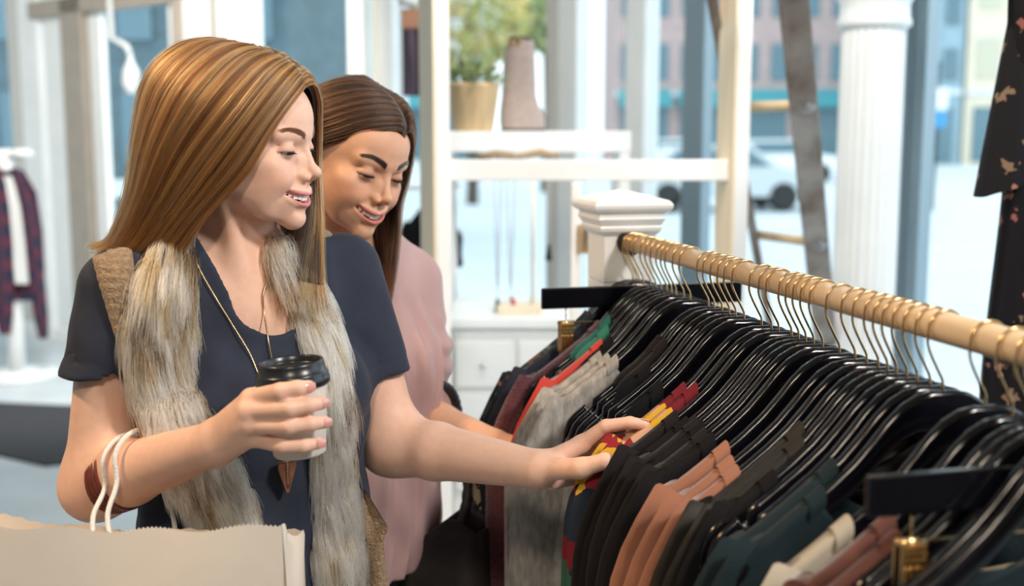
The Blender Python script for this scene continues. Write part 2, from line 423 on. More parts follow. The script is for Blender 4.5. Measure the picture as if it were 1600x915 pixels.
def leaf_cloud(n, c, r, size, seed, squash=1):
    rs = np.random.RandomState(seed); V = []; F = []
    for i in range(n):
        v = rs.normal(size=3); v /= np.linalg.norm(v); v *= rs.uniform(.5, 1)**.6; p = Vector(c)+Vector((v[0]*r, v[1]*r, v[2]*r*squash))
        a = Vector(rs.normal(size=3)).normalized(); b = a.orthogonal().normalized(); s = size*rs.uniform(.6, 1.3); k = len(V)
        V += [p+a*s, p+b*s*.5, p-a*s, p-b*s*.5]; F.append((k, k+1, k+2, k+3))
    return V, F
M_LEAFY = mat('autumn_leaf', (.78, .58, .18), .7, noise=.5, nscale=1.5, col2=(.36, .40, .14))
M_LEAFG = mat('green_leaf', (.28, .36, .16), .7, noise=.5, nscale=1.5, col2=(.50, .50, .22))
M_BARK = mat('bark', (.12, .09, .07), .9)
def tree(px, Y, h, r, m, label, seed):
    b = W(px, 300, Y); t = empty('street_tree', (b.x, Y, -.3), label=label, cat='tree', group='street trees')
    MB().tube([(0, 0, 0), (.05, 0, h*.35), (-.05, .1, h*.7)], [.16, .12, .06], 8).build('trunk', M_BARK, t)
    V, F = leaf_cloud(1400, (0, 0, h*.72), r, .16, seed, 1.0); link('crown', mesh('crown', V, F, False), t, m)
tree(738, 30, 6.6, 1.5, M_LEAFY, 'yellow autumn tree beyond the potted plant', 1)
tree(590, 34, 5.0, 1.0, M_LEAFY, 'small yellow tree between the window posts behind the brunette', 2)
tree(852, 36, 7.0, .9, M_LEAFG, 'narrow olive green tree behind the taupe boot', 3)
tree(500, 38, 4.4, 1.3, M_LEAFG, 'low green tree beyond the glass between the two heads', 4)

M_CARW = mat('white_car_paint', (.86, .87, .87), .25, coat=.6)
M_TYRE = mat('tyre_rubber', (.02, .02, .02), .8)
M_RED = mat('tail_light_red', (.55, .04, .05), .3)
def car(px, Yc, label, rz, paint=None):
    p = W(px, 250, Yc); p.z = -.3; o = empty('car', p, (0, 0, rz), label=label, cat='car', group='parked cars')
    body = [(-2.2, .35), (-2.25, .75), (-1.9, .98), (-1.0, 1.02), (1.2, 1.02), (2.0, .92), (2.25, .7), (2.2, .35)]
    MB().prism(body, 1.75).build('body', paint or M_CARW, o)
    MB().prism([(-1.75, .98), (-1.15, 1.5), (.6, 1.52), (1.35, 1.0)], 1.5).build('roof', paint or M_CARW, o)
    for s in (-1, 1):
        MB().prism([(-1.5, 1.03), (-1.08, 1.42), (.52, 1.44), (1.05, 1.05)], .03, c=(0, s*.755, 0)).build('side_window', M_BWIN, o)
        MB().box((-2.2, s*.65, .78), (.12, .35, .16)).build('tail_light', M_RED, o)
        for x in (-1.35, 1.35):
            MB().lathe([(.20, -.1), (.33, -.1), (.34, -.06), (.34, .06), (.33, .1), (.20, .1)], c=(x, s*.80, .34), M=Matrix.Rotation(PI/2, 3, 'X'), n=20).build('wheel', M_TYRE, o)
car(1045, 46, 'white car parked across the street beyond the white shelf', .1)
car(1215, 43, 'white car parked beyond the ladder rungs', .05)
car(1120, 28, 'silver car on the street behind the rail of the white shelf', .1, mat('silver_car_paint', (.60, .64, .66), .3))
# parking sign
p = WZ(1456, 330, -.12); sg = empty('parking_sign', p, label='blue and white parking sign on a pole outside the window', cat='sign')
Yp = p.y
MB().tube([(0, 0, 0), (0, 0, 3.1)], .035, 8).build('pole', M_DARKM, sg)
z1 = W(1456, 137, Yp).z-p.z; z2 = W(1456, 172, Yp).z-p.z; z3 = W(1456, 200, Yp).z-p.z; ww = 30/FPX*Yp
MB().box((0, -.05, (z1+z2)/2), (ww, .02, z1-z2), bev=.004).build('white_panel', M_CARW, sg)
MB().box((0, -.05, (z2+z3)/2), (ww, .02, z2-z3-.02), bev=.004).build('blue_panel', mat('sign_blue', (.05, .32, .62), .4), sg)
# ------------------------------------------------------------------ clothes rail
RODR = .0165; RODZ = 1.395
RA = WZ(985, 378, RODZ); RB = WZ(1600, 545, RODZ); RD = (RB-RA).normalized(); RPERP = Vector((-RD.y, RD.x, 0))
if RPERP.x < 0: RPERP = -RPERP                                  # to the right along a hanger
RYAW = math.atan2(RPERP.y, RPERP.x)
M_ROD = mat('varnished_pine_rod', (.78, .60, .40), .35, noise=.12, nscale=6, stretch=(1, 1, 1), coat=.2)
M_GOLD = mat('brass_wire', (.75, .52, .26), .22, metal=1)
M_BLACK = mat('black_lacquer_hanger', (.004, .004, .007), .15, spec=.40)
M_SILVER = mat('silver', (.80, .78, .74), .2, metal=1)
M_HOLE = mat('dark_gap', (.02, .018, .018), .8)  # near-black ring where the rod meets the post
rack = empty('clothes_rail', (RA.x, RA.y, 0), (0, 0, RYAW), label='white capped post with long pine rail full of hangers', cat='clothes rail')
mb = MB(); pw = .098; cy = pw/2+.004
mb.box((0, cy, .66), (pw, pw, 1.32), bev=.004)
mb.build('post', M_WHITE, rack)
def molding(prof):
    """square moulding from a list of (half width, z)"""
    V = []; F = []
    for hw, z in prof: V += [(-hw, cy-hw, z), (hw, cy-hw, z), (hw, cy+hw, z), (-hw, cy+hw, z)]
    for i in range(len(prof)-1):
        for k in range(4): F.append((i*4+k, i*4+(k+1) % 4, (i+1)*4+(k+1) % 4, (i+1)*4+k))
    F.append((3, 2, 1, 0)); F.append(tuple((len(prof)-1)*4+k for k in range(4))); return V, F
zt = 1.415
V, F = molding([(w*.87, z) for w, z in [(.056, zt-.01), (.066, zt), (.068, zt+.006), (.066, zt+.010), (.070, zt+.016), (.074, zt+.022), (.072, zt+.026), (.072, zt+.032), (.080, zt+.036), (.085, zt+.042), (.086, zt+.048), (.082, zt+.053), (.078, zt+.056), (.002, zt+.074)]])
link('post_cap', mesh('post_cap', V, F, False), rack, M_WHITE)
mb = MB(); mb.box((0, cy, 1.3675), (pw, pw, .095), bev=.003); mb.build('post_head', M_WHITE, rack)
MB().lathe([(RODR+.008, .0), (RODR+.008, .006), (RODR, .007)], c=(0, .004, RODZ), M=Matrix.Rotation(PI/2, 3, 'X'), n=32).build('socket_ring', M_HOLE, rack)
RLEN = 1.83
MB().tube([(0, .02, RODZ), (0, -RLEN, RODZ)], RODR, 28).build('rail', M_ROD, rack)
MB().box((0, -RLEN-pw/2, .72), (pw, pw, 1.44), bev=.004).build('post', M_WHITE, rack)
for yy in (cy, -RLEN-pw/2): MB().box((0, yy, .025), (.34, .30, .05), bev=.008).build('foot', M_WHITE, rack)

def rod_s(px):                                                  # distance along the rod where its left edge crosses the pixel column
    lo, hi = -.02, 1.9
    for _ in range(40):
        m = (lo+hi)/2; p = RA + RD*m - RPERP*(RODR+.003); q = p-Vector((0, 0, CAMH)); dep = q.y*_cp - q.z*_sp
        if dep <= .02 or 800+FPX*q.x/dep > px: hi = m
        else: lo = m
    return lo
HTOP = [(0, -.066), (.012, -.0655), (.03, -.069), (.048, -.079), (.064, -.094), (.08, -.113), (.10, -.135), (.125, -.157), (.15, -.176), (.172, -.192), (.185, -.201), (.1875, -.213), (.194, -.217), (.199, -.209), (.203, -.213), (.215, -.222), (.225, -.233), (.231, -.248), (.233, -.262)]
def htop(x):
    x = abs(x)
    H = [(a, b) for a, b in HTOP if not (.186 < a < .2)]
    for (a, za), (b, zb) in zip(H, H[1:]):
        if x <= b: return za+(zb-za)*(x-a)/(b-a)
    return H[-1][1]
def hanger_mesh():
    st = [(-x, z) for x, z in reversed(HTOP[1:])]+HTOP; V = []; F = []; n = 10
    for x, z in st:
        h = .046-.018*min(1, abs(x)/.15) if abs(x) < .22 else max(.012, .028-(abs(x)-.22)*1.1)
        t = .0065
        for k in range(n):
            a = 2*PI*k/n; V.append((x, t*math.copysign(abs(math.cos(a))**.6, math.cos(a)) if abs(math.cos(a)) > 1e-6 else 0, z-h/2+h/2*math.copysign(abs(math.sin(a))**.7, math.sin(a)) if abs(math.sin(a)) > 1e-6 else z-h/2))
    m = len(st)
    for i in range(m-1):
        for k in range(n): F.append((i*n+k, i*n+(k+1) % n, (i+1)*n+(k+1) % n, (i+1)*n+k))
    F.append(tuple(reversed(range(n)))); F.append(tuple((m-1)*n+k for k in range(n)))
    return mesh('hanger_arm', V, F)
def hook_mesh(neck=-.066):
    R = RODR+.0025; pts = [(0, 0, neck-.012), (0, 0, neck+.006), (-.001, 0, neck+.012), (-.006, 0, neck+.020)]
    pts += [(-R*1.0, 0, -.022), (-R*1.12, 0, -.012)]
    for a in np.linspace(180, 5, 13): pts.append((R*1.06*math.cos(math.radians(a)), 0, R*math.sin(math.radians(a))-.0005))
    pts.append((R*1.1, 0, -.006))
    # smooth
    for _ in range(2):
        q = [pts[0]]
        for a, b in zip(pts, pts[1:]):
            q += [tuple(.75*u+.25*v for u, v in zip(a, b)), tuple(.25*u+.75*v for u, v in zip(a, b))]
        pts = q+[pts[-1]]
        pts = pts[::1] if len(pts) < 60 else pts[::2]
    return MB().tube(pts, .00165, 6).me('hook')
ME_ARM = hanger_mesh(); ME_ARM.materials.append(M_BLACK); ME_HOOK = hook_mesh(); ME_HOOK.materials.append(M_GOLD)

# fabric materials
def floral(name, base, cols, scale, rough=.75, seedoff=0, base2=None, thresh=.42):
    m = bpy.data.materials.new(name); m.use_nodes = True; nt = m.node_tree; b = nt.nodes['Principled BSDF']; b.inputs['Roughness'].default_value = rough
    b.inputs['Specular IOR Level'].default_value = .25
    tc = nt.nodes.new('ShaderNodeTexCoord'); mp = nt.nodes.new('ShaderNodeMapping'); mp.inputs['Location'].default_value = (seedoff, seedoff*.7, 0); nt.links.new(tc.outputs['Object'], mp.inputs[0])
    nz = nt.nodes.new('ShaderNodeTexNoise'); nz.inputs['Scale'].default_value = scale*2.5; nt.links.new(mp.outputs[0], nz.inputs['Vector'])
    add = nt.nodes.new('ShaderNodeMix'); add.data_type = 'RGBA'; add.blend_type = 'ADD'; add.inputs['Factor'].default_value = .6/scale*2
    nt.links.new(mp.outputs[0], add.inputs['A']); nt.links.new(nz.outputs['Color'], add.inputs['B'])
    vo = nt.nodes.new('ShaderNodeTexVoronoi'); vo.inputs['Scale'].default_value = scale; nt.links.new(add.outputs['Result'], vo.inputs['Vector'])
    rp = nt.nodes.new('ShaderNodeValToRGB'); rp.color_ramp.interpolation = 'CONSTANT'
    e = rp.color_ramp.elements; e[0].position = 0; e[0].color = (*cols[0], 1); e[1].position = 1/len(cols); e[1].color = (*cols[1 % len(cols)], 1)
    for i in range(2, len(cols)): x = e.new(i/len(cols)); x.color = (*cols[i], 1)
    sep = nt.nodes.new('ShaderNodeSeparateColor'); nt.links.new(vo.outputs['Color'], sep.inputs[0]); nt.links.new(sep.outputs[0], rp.inputs[0])
    lt = nt.nodes.new('ShaderNodeMath'); lt.operation = 'LESS_THAN'; lt.inputs[1].default_value = thresh; nt.links.new(vo.outputs['Distance'], lt.inputs[0])
    mx = nt.nodes.new('ShaderNodeMix'); mx.data_type = 'RGBA'; mx.inputs['A'].default_value = (*base, 1)
    nt.links.new(lt.outputs[0], mx.inputs['Factor']); nt.links.new(rp.outputs[0], mx.inputs['B'])
    nt.links.new(mx.outputs['Result'], b.inputs['Base Color']); return m
G = dict(
 dkfloral=floral('dark_floral_print', (.012, .018, .024), [(.45, .30, .14), (.03, .05, .06), (.30, .12, .05), (.02, .03, .04), (.42, .36, .24)], 22, thresh=.50),
 navy=mat('navy_cotton', (.012, .015, .030), .8, noise=.3, nscale=30, sheen=.1),
 maroon=mat('maroon_boucle', (.16, .045, .062), .95, noise=.45, nscale=220, bump=.6, bscale=380, sheen=.5),
 green=mat('emerald_jersey', (.005, .16, .11), .7, sheen=.2),
 red=mat('scarlet_jersey', (.50, .035, .025), .7, sheen=.2),
 grey=mat('grey_heather_jersey', (.43, .41, .38), .85, noise=.35, nscale=120, stretch=(1, 1, .35), bump=.15, bscale=300, sheen=.2),
 brown=mat('charcoal_brown_jersey', (.013, .010, .011), .85, spec=.2, sheen=.05),
 black=mat('black_jersey', (.006, .0055, .0075), .85, spec=.2),
 yfloral=floral('bright_floral_print', (.16, .010, .020), [(.60, .33, .02), (.03, .10, .07), (.28, .015, .025), (.62, .36, .03), (.62, .36, .24), (.015, .025, .045), (.035, .11, .075)], 11, thresh=.66),
 salmon=mat('salmon_suede', (.33, .140, .085), .8, noise=.2, nscale=14, sheen=.2),
 olive=mat('dark_olive_satin', (.014, .012, .009), .55, spec=.3, noise=.2, nscale=10),
 teal=mat('dark_teal_knit', (.010, .022, .028), .85, spec=.2, bump=.2, bscale=400, sheen=.05),
 white=mat('cream_cotton', (.40, .36, .29), .8),
 rust=mat('rust_brown_velvet', (.13, .042, .032), .75, noise=.4, nscale=14, sheen=.2),
 pink=mat('dusty_pink_cotton', (.42, .25, .25), .8),
)
def garment_mesh(name, neckw, sw, length, T, seed, flare=.02, fold=.006):
    """a hanging top: two draped sheets closed at the shoulders and side seams"""
    rs = np.random.RandomState(seed); ph = rs.uniform(0, 6.28, 8); V = []; F = []
    nu, nv = 44, 26
    us = [math.sin(PI/2*(-1+2*i/(nu-1)))*.55+.45*(-1+2*i/(nu-1)) for i in range(nu)]
    X = sw+.022
    def top(x):
        ax = abs(x); z = htop(min(ax, .233))+.003
        if ax > sw-.03: t = (ax-(sw-.03))/(X-(sw-.03)); z = htop(min(sw-.03, .23))+.003 - .028*t - .045*(1-math.sqrt(max(0, 1-t*t)))
        if ax < neckw: z = htop(neckw)+.003 - (.045+.02*(1 if True else 0))*(1-(ax/neckw)**2)**.5
        return z
    for side in (1, -1):
        for j in range(nv):
            v = (j/(nv-1))**1.25
            for u in us:
                x0 = u*X; zt_ = top(x0); zh = -length-.02*math.cos(3*u+ph[0]); z = zt_+(zh-zt_)*v
                d = zt_-z; x = x0*(1+flare*v*3)*(1-.10*math.exp(-((v-.35)/.25)**2)*(abs(u)**3))
                edge = max(0, 1-abs(u)**6)**.5
                th = .0085+(T-.0085)*(1-math.exp(-d/.06))
                if abs(x0) < neckw: th = max(.004, th*.8)
                f = fold*min(1, d/.12)*(math.sin(17*u+ph[1]+2*v)+.7*math.sin(29*u+ph[2]-3*v)+.5*math.sin(9*u+5*v+ph[3]))
                V.append((x, side*(th*edge)+f*edge, z))
    for sidx in (0, 1):
        o = sidx*nu*nv
        for j in range(nv-1):
            for i in range(nu-1):
                q = (o+j*nu+i, o+j*nu+i+1, o+(j+1)*nu+i+1, o+(j+1)*nu+i); F.append(q if sidx else q[::-1])
    n2 = nu*nv
    for j in range(nv-1):
        for i in (0, nu-1):
            q = (j*nu+i, n2+j*nu+i, n2+(j+1)*nu+i, (j+1)*nu+i); F.append(q if i == 0 else q[::-1])
    for i in range(nu-1):
        for j in (0, nv-1):
            q = (j*nu+i, j*nu+i+1, n2+j*nu+i+1, n2+j*nu+i); F.append(q if j == 0 else q[::-1])
    return mesh(name, V, F)
def sleeve_mesh(sw, L, T, seed, s):
    rs = np.random.RandomState(seed+9); ph = rs.uniform(0, 6.28, 4); P = []; n = 16
    for j in range(16):
        v = j/15; z = htop(sw-.03)-.005-(L)*v; x = s*(sw-.012+.028*math.sin(min(1, v*4)*PI/2)+.012*v); a = .018+.030*math.sin(min(1, v*3)*PI/2)-.008*v; b = T*(.55+.55*min(1, v*4))
        P.append([Vector((x+a*math.cos(t), b*math.sin(t)*(1+.18*math.sin(3*t+ph[0])) + .004*math.sin(9*v+ph[1]), z+.006*math.sin(2*t))) for t in np.linspace(0, 2*PI, n, endpoint=False)])
    m = MB(); m.grid(P, True); k = len(m.V); m.F.append(tuple(range(n-1, -1, -1))); m.sm.append(True); m.F.append(tuple(k-n+i for i in range(n))); m.sm.append(True); return m.me('sleeve')
def collar_mesh(neckw, s):
    """a rib band at one shoulder end of the neckline"""
    m = MB()
    for s in (s,):
        P = []
        for j, x in enumerate(np.linspace(neckw-.004, neckw+.014, 4)):
            z = htop(x)+.0055; row = []
            for t in np.linspace(-.2*PI, 1.2*PI, 10): row.append(Vector((s*x, .0125*math.cos(t), z-.012+.0125*math.sin(t)*1.1)))
            P.append(row)
        m.grid(P)
    return m.me('collar')
def rgrp(px): return 'hangers along the pine rail'
_seen = {}
def hang(px, kind=None, hlabel='', glabel='', gname='top', neckw=.095, sw=.222, length=.78, T=.014, yaw=0, sleeve=.55, seed=None, drop=0, fold=.005, shift=0):
    s = rod_s(px)+shift; p = RA+RD*s; rz = RYAW+math.radians(yaw)
    seed = seed if seed is not None else int(px)
    h = empty('coat_hanger', (p.x, p.y, RODZ), (0, 0, rz), label=hlabel, cat='hanger', group='black hangers along the pine rail')
    link('hanger_arm', ME_ARM, h); link('hook', ME_HOOK, h)
    if kind:
        g = empty(gname, (p.x, p.y, RODZ), (0, 0, rz), label=glabel, cat='shirt' if gname not in ('cardigan', 'jacket', 'tank_top', 'sweater') else gname.replace('_', ' '), group='clothes hanging on the rail')
        key = (neckw, sw, length, T, seed % 3, fold)
        if key not in _seen: _seen[key] = garment_mesh('body', neckw, sw, length, T, seed % 3, fold=fold)
        me = _seen[key].copy(); link('body', me, g, G[kind])
        if sleeve:
            for sd in (-1, 1): link('sleeve', sleeve_mesh(sw, sleeve, T*.9, seed, sd), g, G[kind])
        for sd in (-1, 1): link('neck_band', collar_mesh(neckw, sd), g, G[kind])
    return h
def bar_hanger(px, label, skirt_label, skirt_mat, half=.188, yaw=0, dz=0):
    s = rod_s(px); p = RA+RD*s; h = empty('trouser_hanger', (p.x, p.y, RODZ), (0, 0, RYAW+math.radians(yaw)), label=label, cat='hanger', group='trouser hangers with brass clips')
    link('hook', ME_HOOK, h)
    MB().tube([(0, 0, -.07), (0, 0, -.08+dz)], .0035, 8).build('stem', M_BLACK, h)
    MB().box((0, 0, -.088+dz), (2*half, .011, .037), bev=.003).build('bar', M_BLACK, h)
    zr = -.132+dz
    MB().tube([(-half+.045, 0, zr+.03), (-half+.045, 0, zr), (half-.045, 0, zr), (half-.045, 0, zr+.03)], .0016, 6).build('clip_rod', M_GOLD, h)
    for sx in (-1, 1):
        c = MB(); cx = sx*(half-.045)
        for sy in (-1, 1):
            c.box((cx, sy*.006, zr-.026), (.026, .003, .052), bev=.001)
            for k in range(4): c.box((cx-.009+.006*k, sy*.0085, zr-.036), (.0035, .003, .03), bev=.001)
            for k in range(3): c.box((cx, sy*.0085, zr-.004-.006*k), (.022, .0025, .003))
        c.tube([(cx-.015, 0, zr), (cx+.015, 0, zr)], .004, 8)
        c.build('clip', M_GOLD, h)
    g = empty('skirt', (p.x, p.y, RODZ), (0, 0, RYAW+math.radians(yaw)), label=skirt_label, cat='skirt')
    P = []; n = 40; rs = np.random.RandomState(int(px)); ph = rs.uniform(0, 6, 4)
    for j in range(18):
        v = j/17; w = (half-.035)*(1+.25*v); t0 = .0035+.012*min(1, v*4)
        P.append([Vector((w*math.cos(a)+.0, (t0*math.sin(a)+.006*v*math.sin(8*a+ph[0])), zr-.034-.56*v+.014*math.cos(2*math.pi*math.cos(a)*.9)*(1-v))) for a in np.linspace(0, 2*PI, n, endpoint=False)])
    m = MB(); m.grid(P, True); m.F.append(tuple(range(n-1, -1, -1))); m.sm.append(True); m.build('skirt_panel', skirt_mat, g)
    m = MB(); m.grid([[Vector((v.x*1.01, v.y*1.5, v.z-dz_)) for v in P[0]] for dz_ in (-.001, .012, .024)], True); m.build('waistband', skirt_mat, g)
    return h
K = 'black hanger '
hang(974, 'dkfloral', K+'closest to the white capped post', 'dark floral shirt at the far end of the rail by the post', sw=.245, T=.012, yaw=3)
hang(979, 'dkfloral', K+'second from the white capped post', 'dark floral shirt with tan blooms in front of another one', sw=.240, T=.012, yaw=1, seed=5)
hang(983, 'navy', K+'holding the plain navy top', 'plain navy top between the dark floral shirts and the maroon cardigan', sw=.228, T=.011)
bar_hanger(990, 'black bar hanger with brass clips near the capped post', 'dusty pink skirt clipped near the capped post', G['pink'], yaw=0)
hang(1001, 'maroon', K+'inside the fuzzy maroon cardigan', 'fuzzy maroon cardigan hanging left of the grey shirts', 'cardigan', sw=.232, T=.016, neckw=.10)
hang(1009, 'green', K+'with a bare knobbed end between maroon and scarlet clothes', 'emerald green top behind its twin', 'tank_top', neckw=.088, sw=.150, T=.010, sleeve=0, yaw=-2)
hang(1017, 'green', K+'inside the nearer emerald top', 'emerald green top just behind the scarlet one', 'tank_top', neckw=.10, sw=.150, T=.010, sleeve=0)
hang(1026, 'red', K+'inside the scarlet top', 'scarlet top peeking out behind the grey shirts', neckw=.12, sw=.216, T=.010)
hang(1033, 'black', K+'between the scarlet top and the grey shirts', 'black sleeveless top behind the grey shirts', 'tank_top', neckw=.11, sw=.16, T=.009, sleeve=0, yaw=2)
hang(1040, 'grey', K+'of the rearmost grey shirt', 'grey heather shirt, rearmost of the three', neckw=.135, sw=.226, T=.015, sleeve=.5, fold=.009)
hang(1052, 'grey', K+'of the middle grey shirt', 'grey heather shirt, middle one of the three', neckw=.132, sw=.226, T=.015, sleeve=.5, seed=4, fold=.009)
hang(1062, 'grey', K+'of the front grey shirt', 'grey heather shirt, front one of the three', neckw=.128, sw=.228, T=.015, sleeve=.5, seed=8, fold=.009)
hang(1090, 'brown', K+'with notched bare tip just left of the reaching hand', 'charcoal brown strap top, rear one above the reaching hand', 'tank_top', neckw=.085, sw=.150, T=.010, sleeve=0)
hang(1099, 'brown', K+'with notched bare tip over the reaching hand', 'charcoal brown strap top, front one above the reaching hand', 'tank_top', neckw=.085, sw=.155, T=.010, sleeve=0, yaw=1)
hang(1111, 'black', K+'first in front of the charcoal brown tops', 'black strap top right in front of the charcoal brown tops', 'tank_top', neckw=.12, sw=.17, T=.009, sleeve=0)
hang(1122, None, K+'bare, second in front of the charcoal brown tops')
hang(1132, None, K+'bare, third in front of the charcoal brown tops', yaw=2)
hang(1145, 'black', K+'just behind the yellow and red floral blouses', 'black top just behind the bright floral blouses', 'tank_top', neckw=.13, sw=.18, T=.010, sleeve=0)
hang(1172, 'yfloral', K+'inside the rear bright floral blouse', 'yellow and red floral blouse at the index fingertip', neckw=.118, sw=.222, T=.012, sleeve=.4)
hang(1187, 'yfloral', K+'inside the front bright floral blouse', 'yellow, green and red floral blouse above the thumb', neckw=.112, sw=.222, T=.013, sleeve=.4, seed=2, yaw=-2)
hang(1198, 'brown', K+'first in front of the floral blouses', 'charcoal brown top touching the front floral blouse', neckw=.15, sw=.224, T=.009)
hang(1218, 'black', K+'second in front of the floral blouses', 'black top second in front of the floral blouses', neckw=.150, sw=.226, T=.012, seed=3)
hang(1229, 'brown', K+'third in front of the floral blouses', 'charcoal brown top third in front of the floral blouses', neckw=.145, sw=.226, T=.011, seed=4)
hang(1240, 'black', K+'third behind the rear salmon top', 'black top third behind the rear salmon top', neckw=.145, sw=.228, T=.012, seed=7)
hang(1252, 'brown', K+'second behind the rear salmon top', 'charcoal brown top second behind the rear salmon top', neckw=.15, sw=.224, T=.011, seed=5)
hang(1266, 'black', K+'just behind the rear salmon top', 'black top just behind the rear salmon top', neckw=.15, sw=.228, T=.012, seed=6)
hang(1292, 'salmon', K+'inside the rear salmon top', 'salmon suede top, rear one with wide pleated shoulder', neckw=.150, sw=.232, T=.014, seed=1, fold=.006)
hang(1316, 'salmon', K+'inside the middle salmon top', 'salmon suede top, middle one', neckw=.160, sw=.230, T=.012, seed=2, fold=.006)
hang(1334, 'salmon', K+'inside the front salmon top', 'salmon suede top, front one beside the dark olive jackets', neckw=.165, sw=.226, T=.012, seed=3, fold=.006)
hang(1352, 'olive', K+'inside the rear olive satin jacket', 'dark olive satin jacket right of the salmon tops', 'jacket', neckw=.10, sw=.224, T=.013, seed=4)
hang(1366, 'olive', K+'inside the front olive satin jacket', 'dark olive satin jacket right behind the teal sweater', 'jacket', neckw=.11, sw=.218, T=.012, seed=5)
hang(1380, 'black', K+'between the olive jackets and the teal sweater', 'black top squeezed behind the teal sweater', neckw=.15, sw=.21, T=.009, seed=6)
hang(1396, None, K+'bare, rear one behind the teal sweater')
hang(1412, None, K+'bare, front one behind the teal sweater', yaw=2)
hang(1432, 'teal', K+'inside the dark teal sweater', 'dark teal knit sweater with wide shoulders in front', 'sweater', neckw=.115, sw=.232, T=.020, seed=1, fold=.004)
hang(1452, 'teal', K+'of the lower teal top', 'dark teal top just behind the cream shirt', neckw=.14, sw=.224, T=.012, seed=2)
hang(1518, 'white', K+'inside the cream shirt', 'cream shirt in front of the teal sweater', neckw=.15, sw=.222, T=.011, seed=3)
hang(1560, 'rust', K+'inside the rear rust velvet top', 'rust brown velvet top in front of the cream shirt', neckw=.13, sw=.226, T=.020, seed=4, fold=.01)
hang(1590, 'rust', K+'inside the front rust velvet top', 'rust brown velvet top behind the nearest clip hanger', neckw=.14, sw=.226, T=.018, seed=5, fold=.01)
hang(1605, None, K+'bare, between the rust tops and the nearest clip hanger')
hang(1622, None, K+'bare, right behind the nearest clip hanger')
bar_hanger(1640, 'black bar hanger with brass clips nearest to the camera', 'dark green skirt clipped to the nearest bar hanger', G['teal'], half=.195, dz=-.022)
hang(1660, None, K+'bare, at the right edge in front of the nearest clip hanger')
hang(1680, None, K+'bare, last one at the right edge of the picture')
# ------------------------------------------------------------------ shop furniture behind the rack
UY = 3.3; un = empty('shelving_frame', (0, UY, 0), label='tall white open shelving frame with one cross rail', cat='shelf'); uR = Matrix.Rotation(math.radians(13), 3, 'Z')
def uloc(px, py, Y=UY): return W(px, py, Y)-un.location
def upost(px0, px1, dep, face):
    a, b = uloc(px0, 200), uloc(px1, 200); w = (b.x-a.x); c = Vector(((a.x+b.x)/2, 0, 1.3))
    o = uR @ Vector((0, dep/2, 0)); m = MB().box(c+o, (w, dep, 2.6), M=uR, bev=.003); m.build('upright', M_WHITE, un)
    f = MB().box(c+o+uR @ Vector((-w/2-.004, 0, 0)), (.008, dep, 2.6), M=uR, bev=.002); f.build('warm_lit_facing', M_CREAM, un)  # cream strip paints warm room light on the upright's left face
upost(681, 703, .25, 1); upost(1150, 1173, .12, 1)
z0 = W(900, 283, UY).z; z1 = W(900, 250, UY).z; a = uloc(700, 250); b = uloc(1150, 250)
MB().box(((a.x+b.x)/2, .045, (z0+z1)/2), (b.x-a.x, .04, z1-z0), bev=.004).build('cross_rail', M_WHITE, un)
MB().box(((a.x+b.x)/2, .045, 2.57), (b.x-a.x, .04, .06), bev=.004).build('cross_rail', M_WHITE, un)
MB().box(((a.x+b.x)/2, .045, .10), (b.x-a.x, .04, .08), bev=.004).build('cross_rail', M_WHITE, un)
# display shelf with the plant
SY = 4.0; st = W(800, 205, SY); sb_ = W(800, 237, SY); xa, xb = W(688, 205, SY).x, W(986, 205, SY).x
ds = empty('display_shelf', ((xa+xb)/2, SY, 0), label='white display shelf carrying the plant pot and the boot', cat='shelf')
MB().box((0, .17, st.z-.012), (xb-xa, .36, .024), bev=.003).build('shelf_board', M_WHITE, ds)
MB().box((0, .0, (st.z+sb_.z)/2-.012), (xb-xa, .02, st.z-sb_.z-.024), bev=.002).build('apron', M_WHITE, ds)
for sx in (-1, 1):
    for yy in (.01, .33): MB().box((sx*((xb-xa)/2-.02), yy, (st.z-.024)/2), (.035, .035, st.z-.024), bev=.003).build('leg', M_WHITE, ds)
# plant
M_POT = mat('pale_bamboo_pot', (.72, .52, .30), .6, noise=.25, nscale=14, stretch=(3, 3, .3)); M_PLANT = mat('succulent_green', (.20, .30, .11), .6, noise=.5, nscale=30, col2=(.46, .52, .30))
pY = SY+.085; pb = W(740, 205, pY); ph = W(740, 130, pY).z-st.z; pr = 83/FPX*pY/2
pot = empty('potted_plant', (pb.x, pY, st.z), label='leafy green plant in a pale bamboo pot', cat='plant')
MB().lathe([(pr*.70, 0), (pr*.74, .004), (pr*.98, ph*.93), (pr*1.0, ph*.94), (pr*1.0, ph), (pr*.92, ph), (pr*.9, ph*.9), (.001, ph*.9)], n=40).build('pot', M_POT, pot)
rs = np.random.RandomState(4)
leafm = MB().add([(0, 0, 0), (.008, 0, .012), (0, .002, .034), (-.008, 0, .012), (0, .004, .014)], [(0, 1, 4), (1, 2, 4), (2, 3, 4), (3, 0, 4)], True).me('leaf'); leafm.materials.append(M_PLANT)
for i in range(230):
    v = rs.normal(size=3); v /= np.linalg.norm(v); v[2] = abs(v[2]); rr = rs.uniform(.55, 1)
    p = Vector((v[0]*pr*1.08*rr, v[1]*pr*1.08*rr, ph*.93+v[2]*.078*rr)); d = (Vector(v)+Vector(rs.normal(size=3))*.35+Vector((0, 0, .3))).normalized()
    o = link('leaf', leafm, pot); o.location = p; o.rotation_euler = d.to_track_quat('Z', 'Y').to_euler(); s = rs.uniform(.7, 1.3); o.scale = (s, s, s)
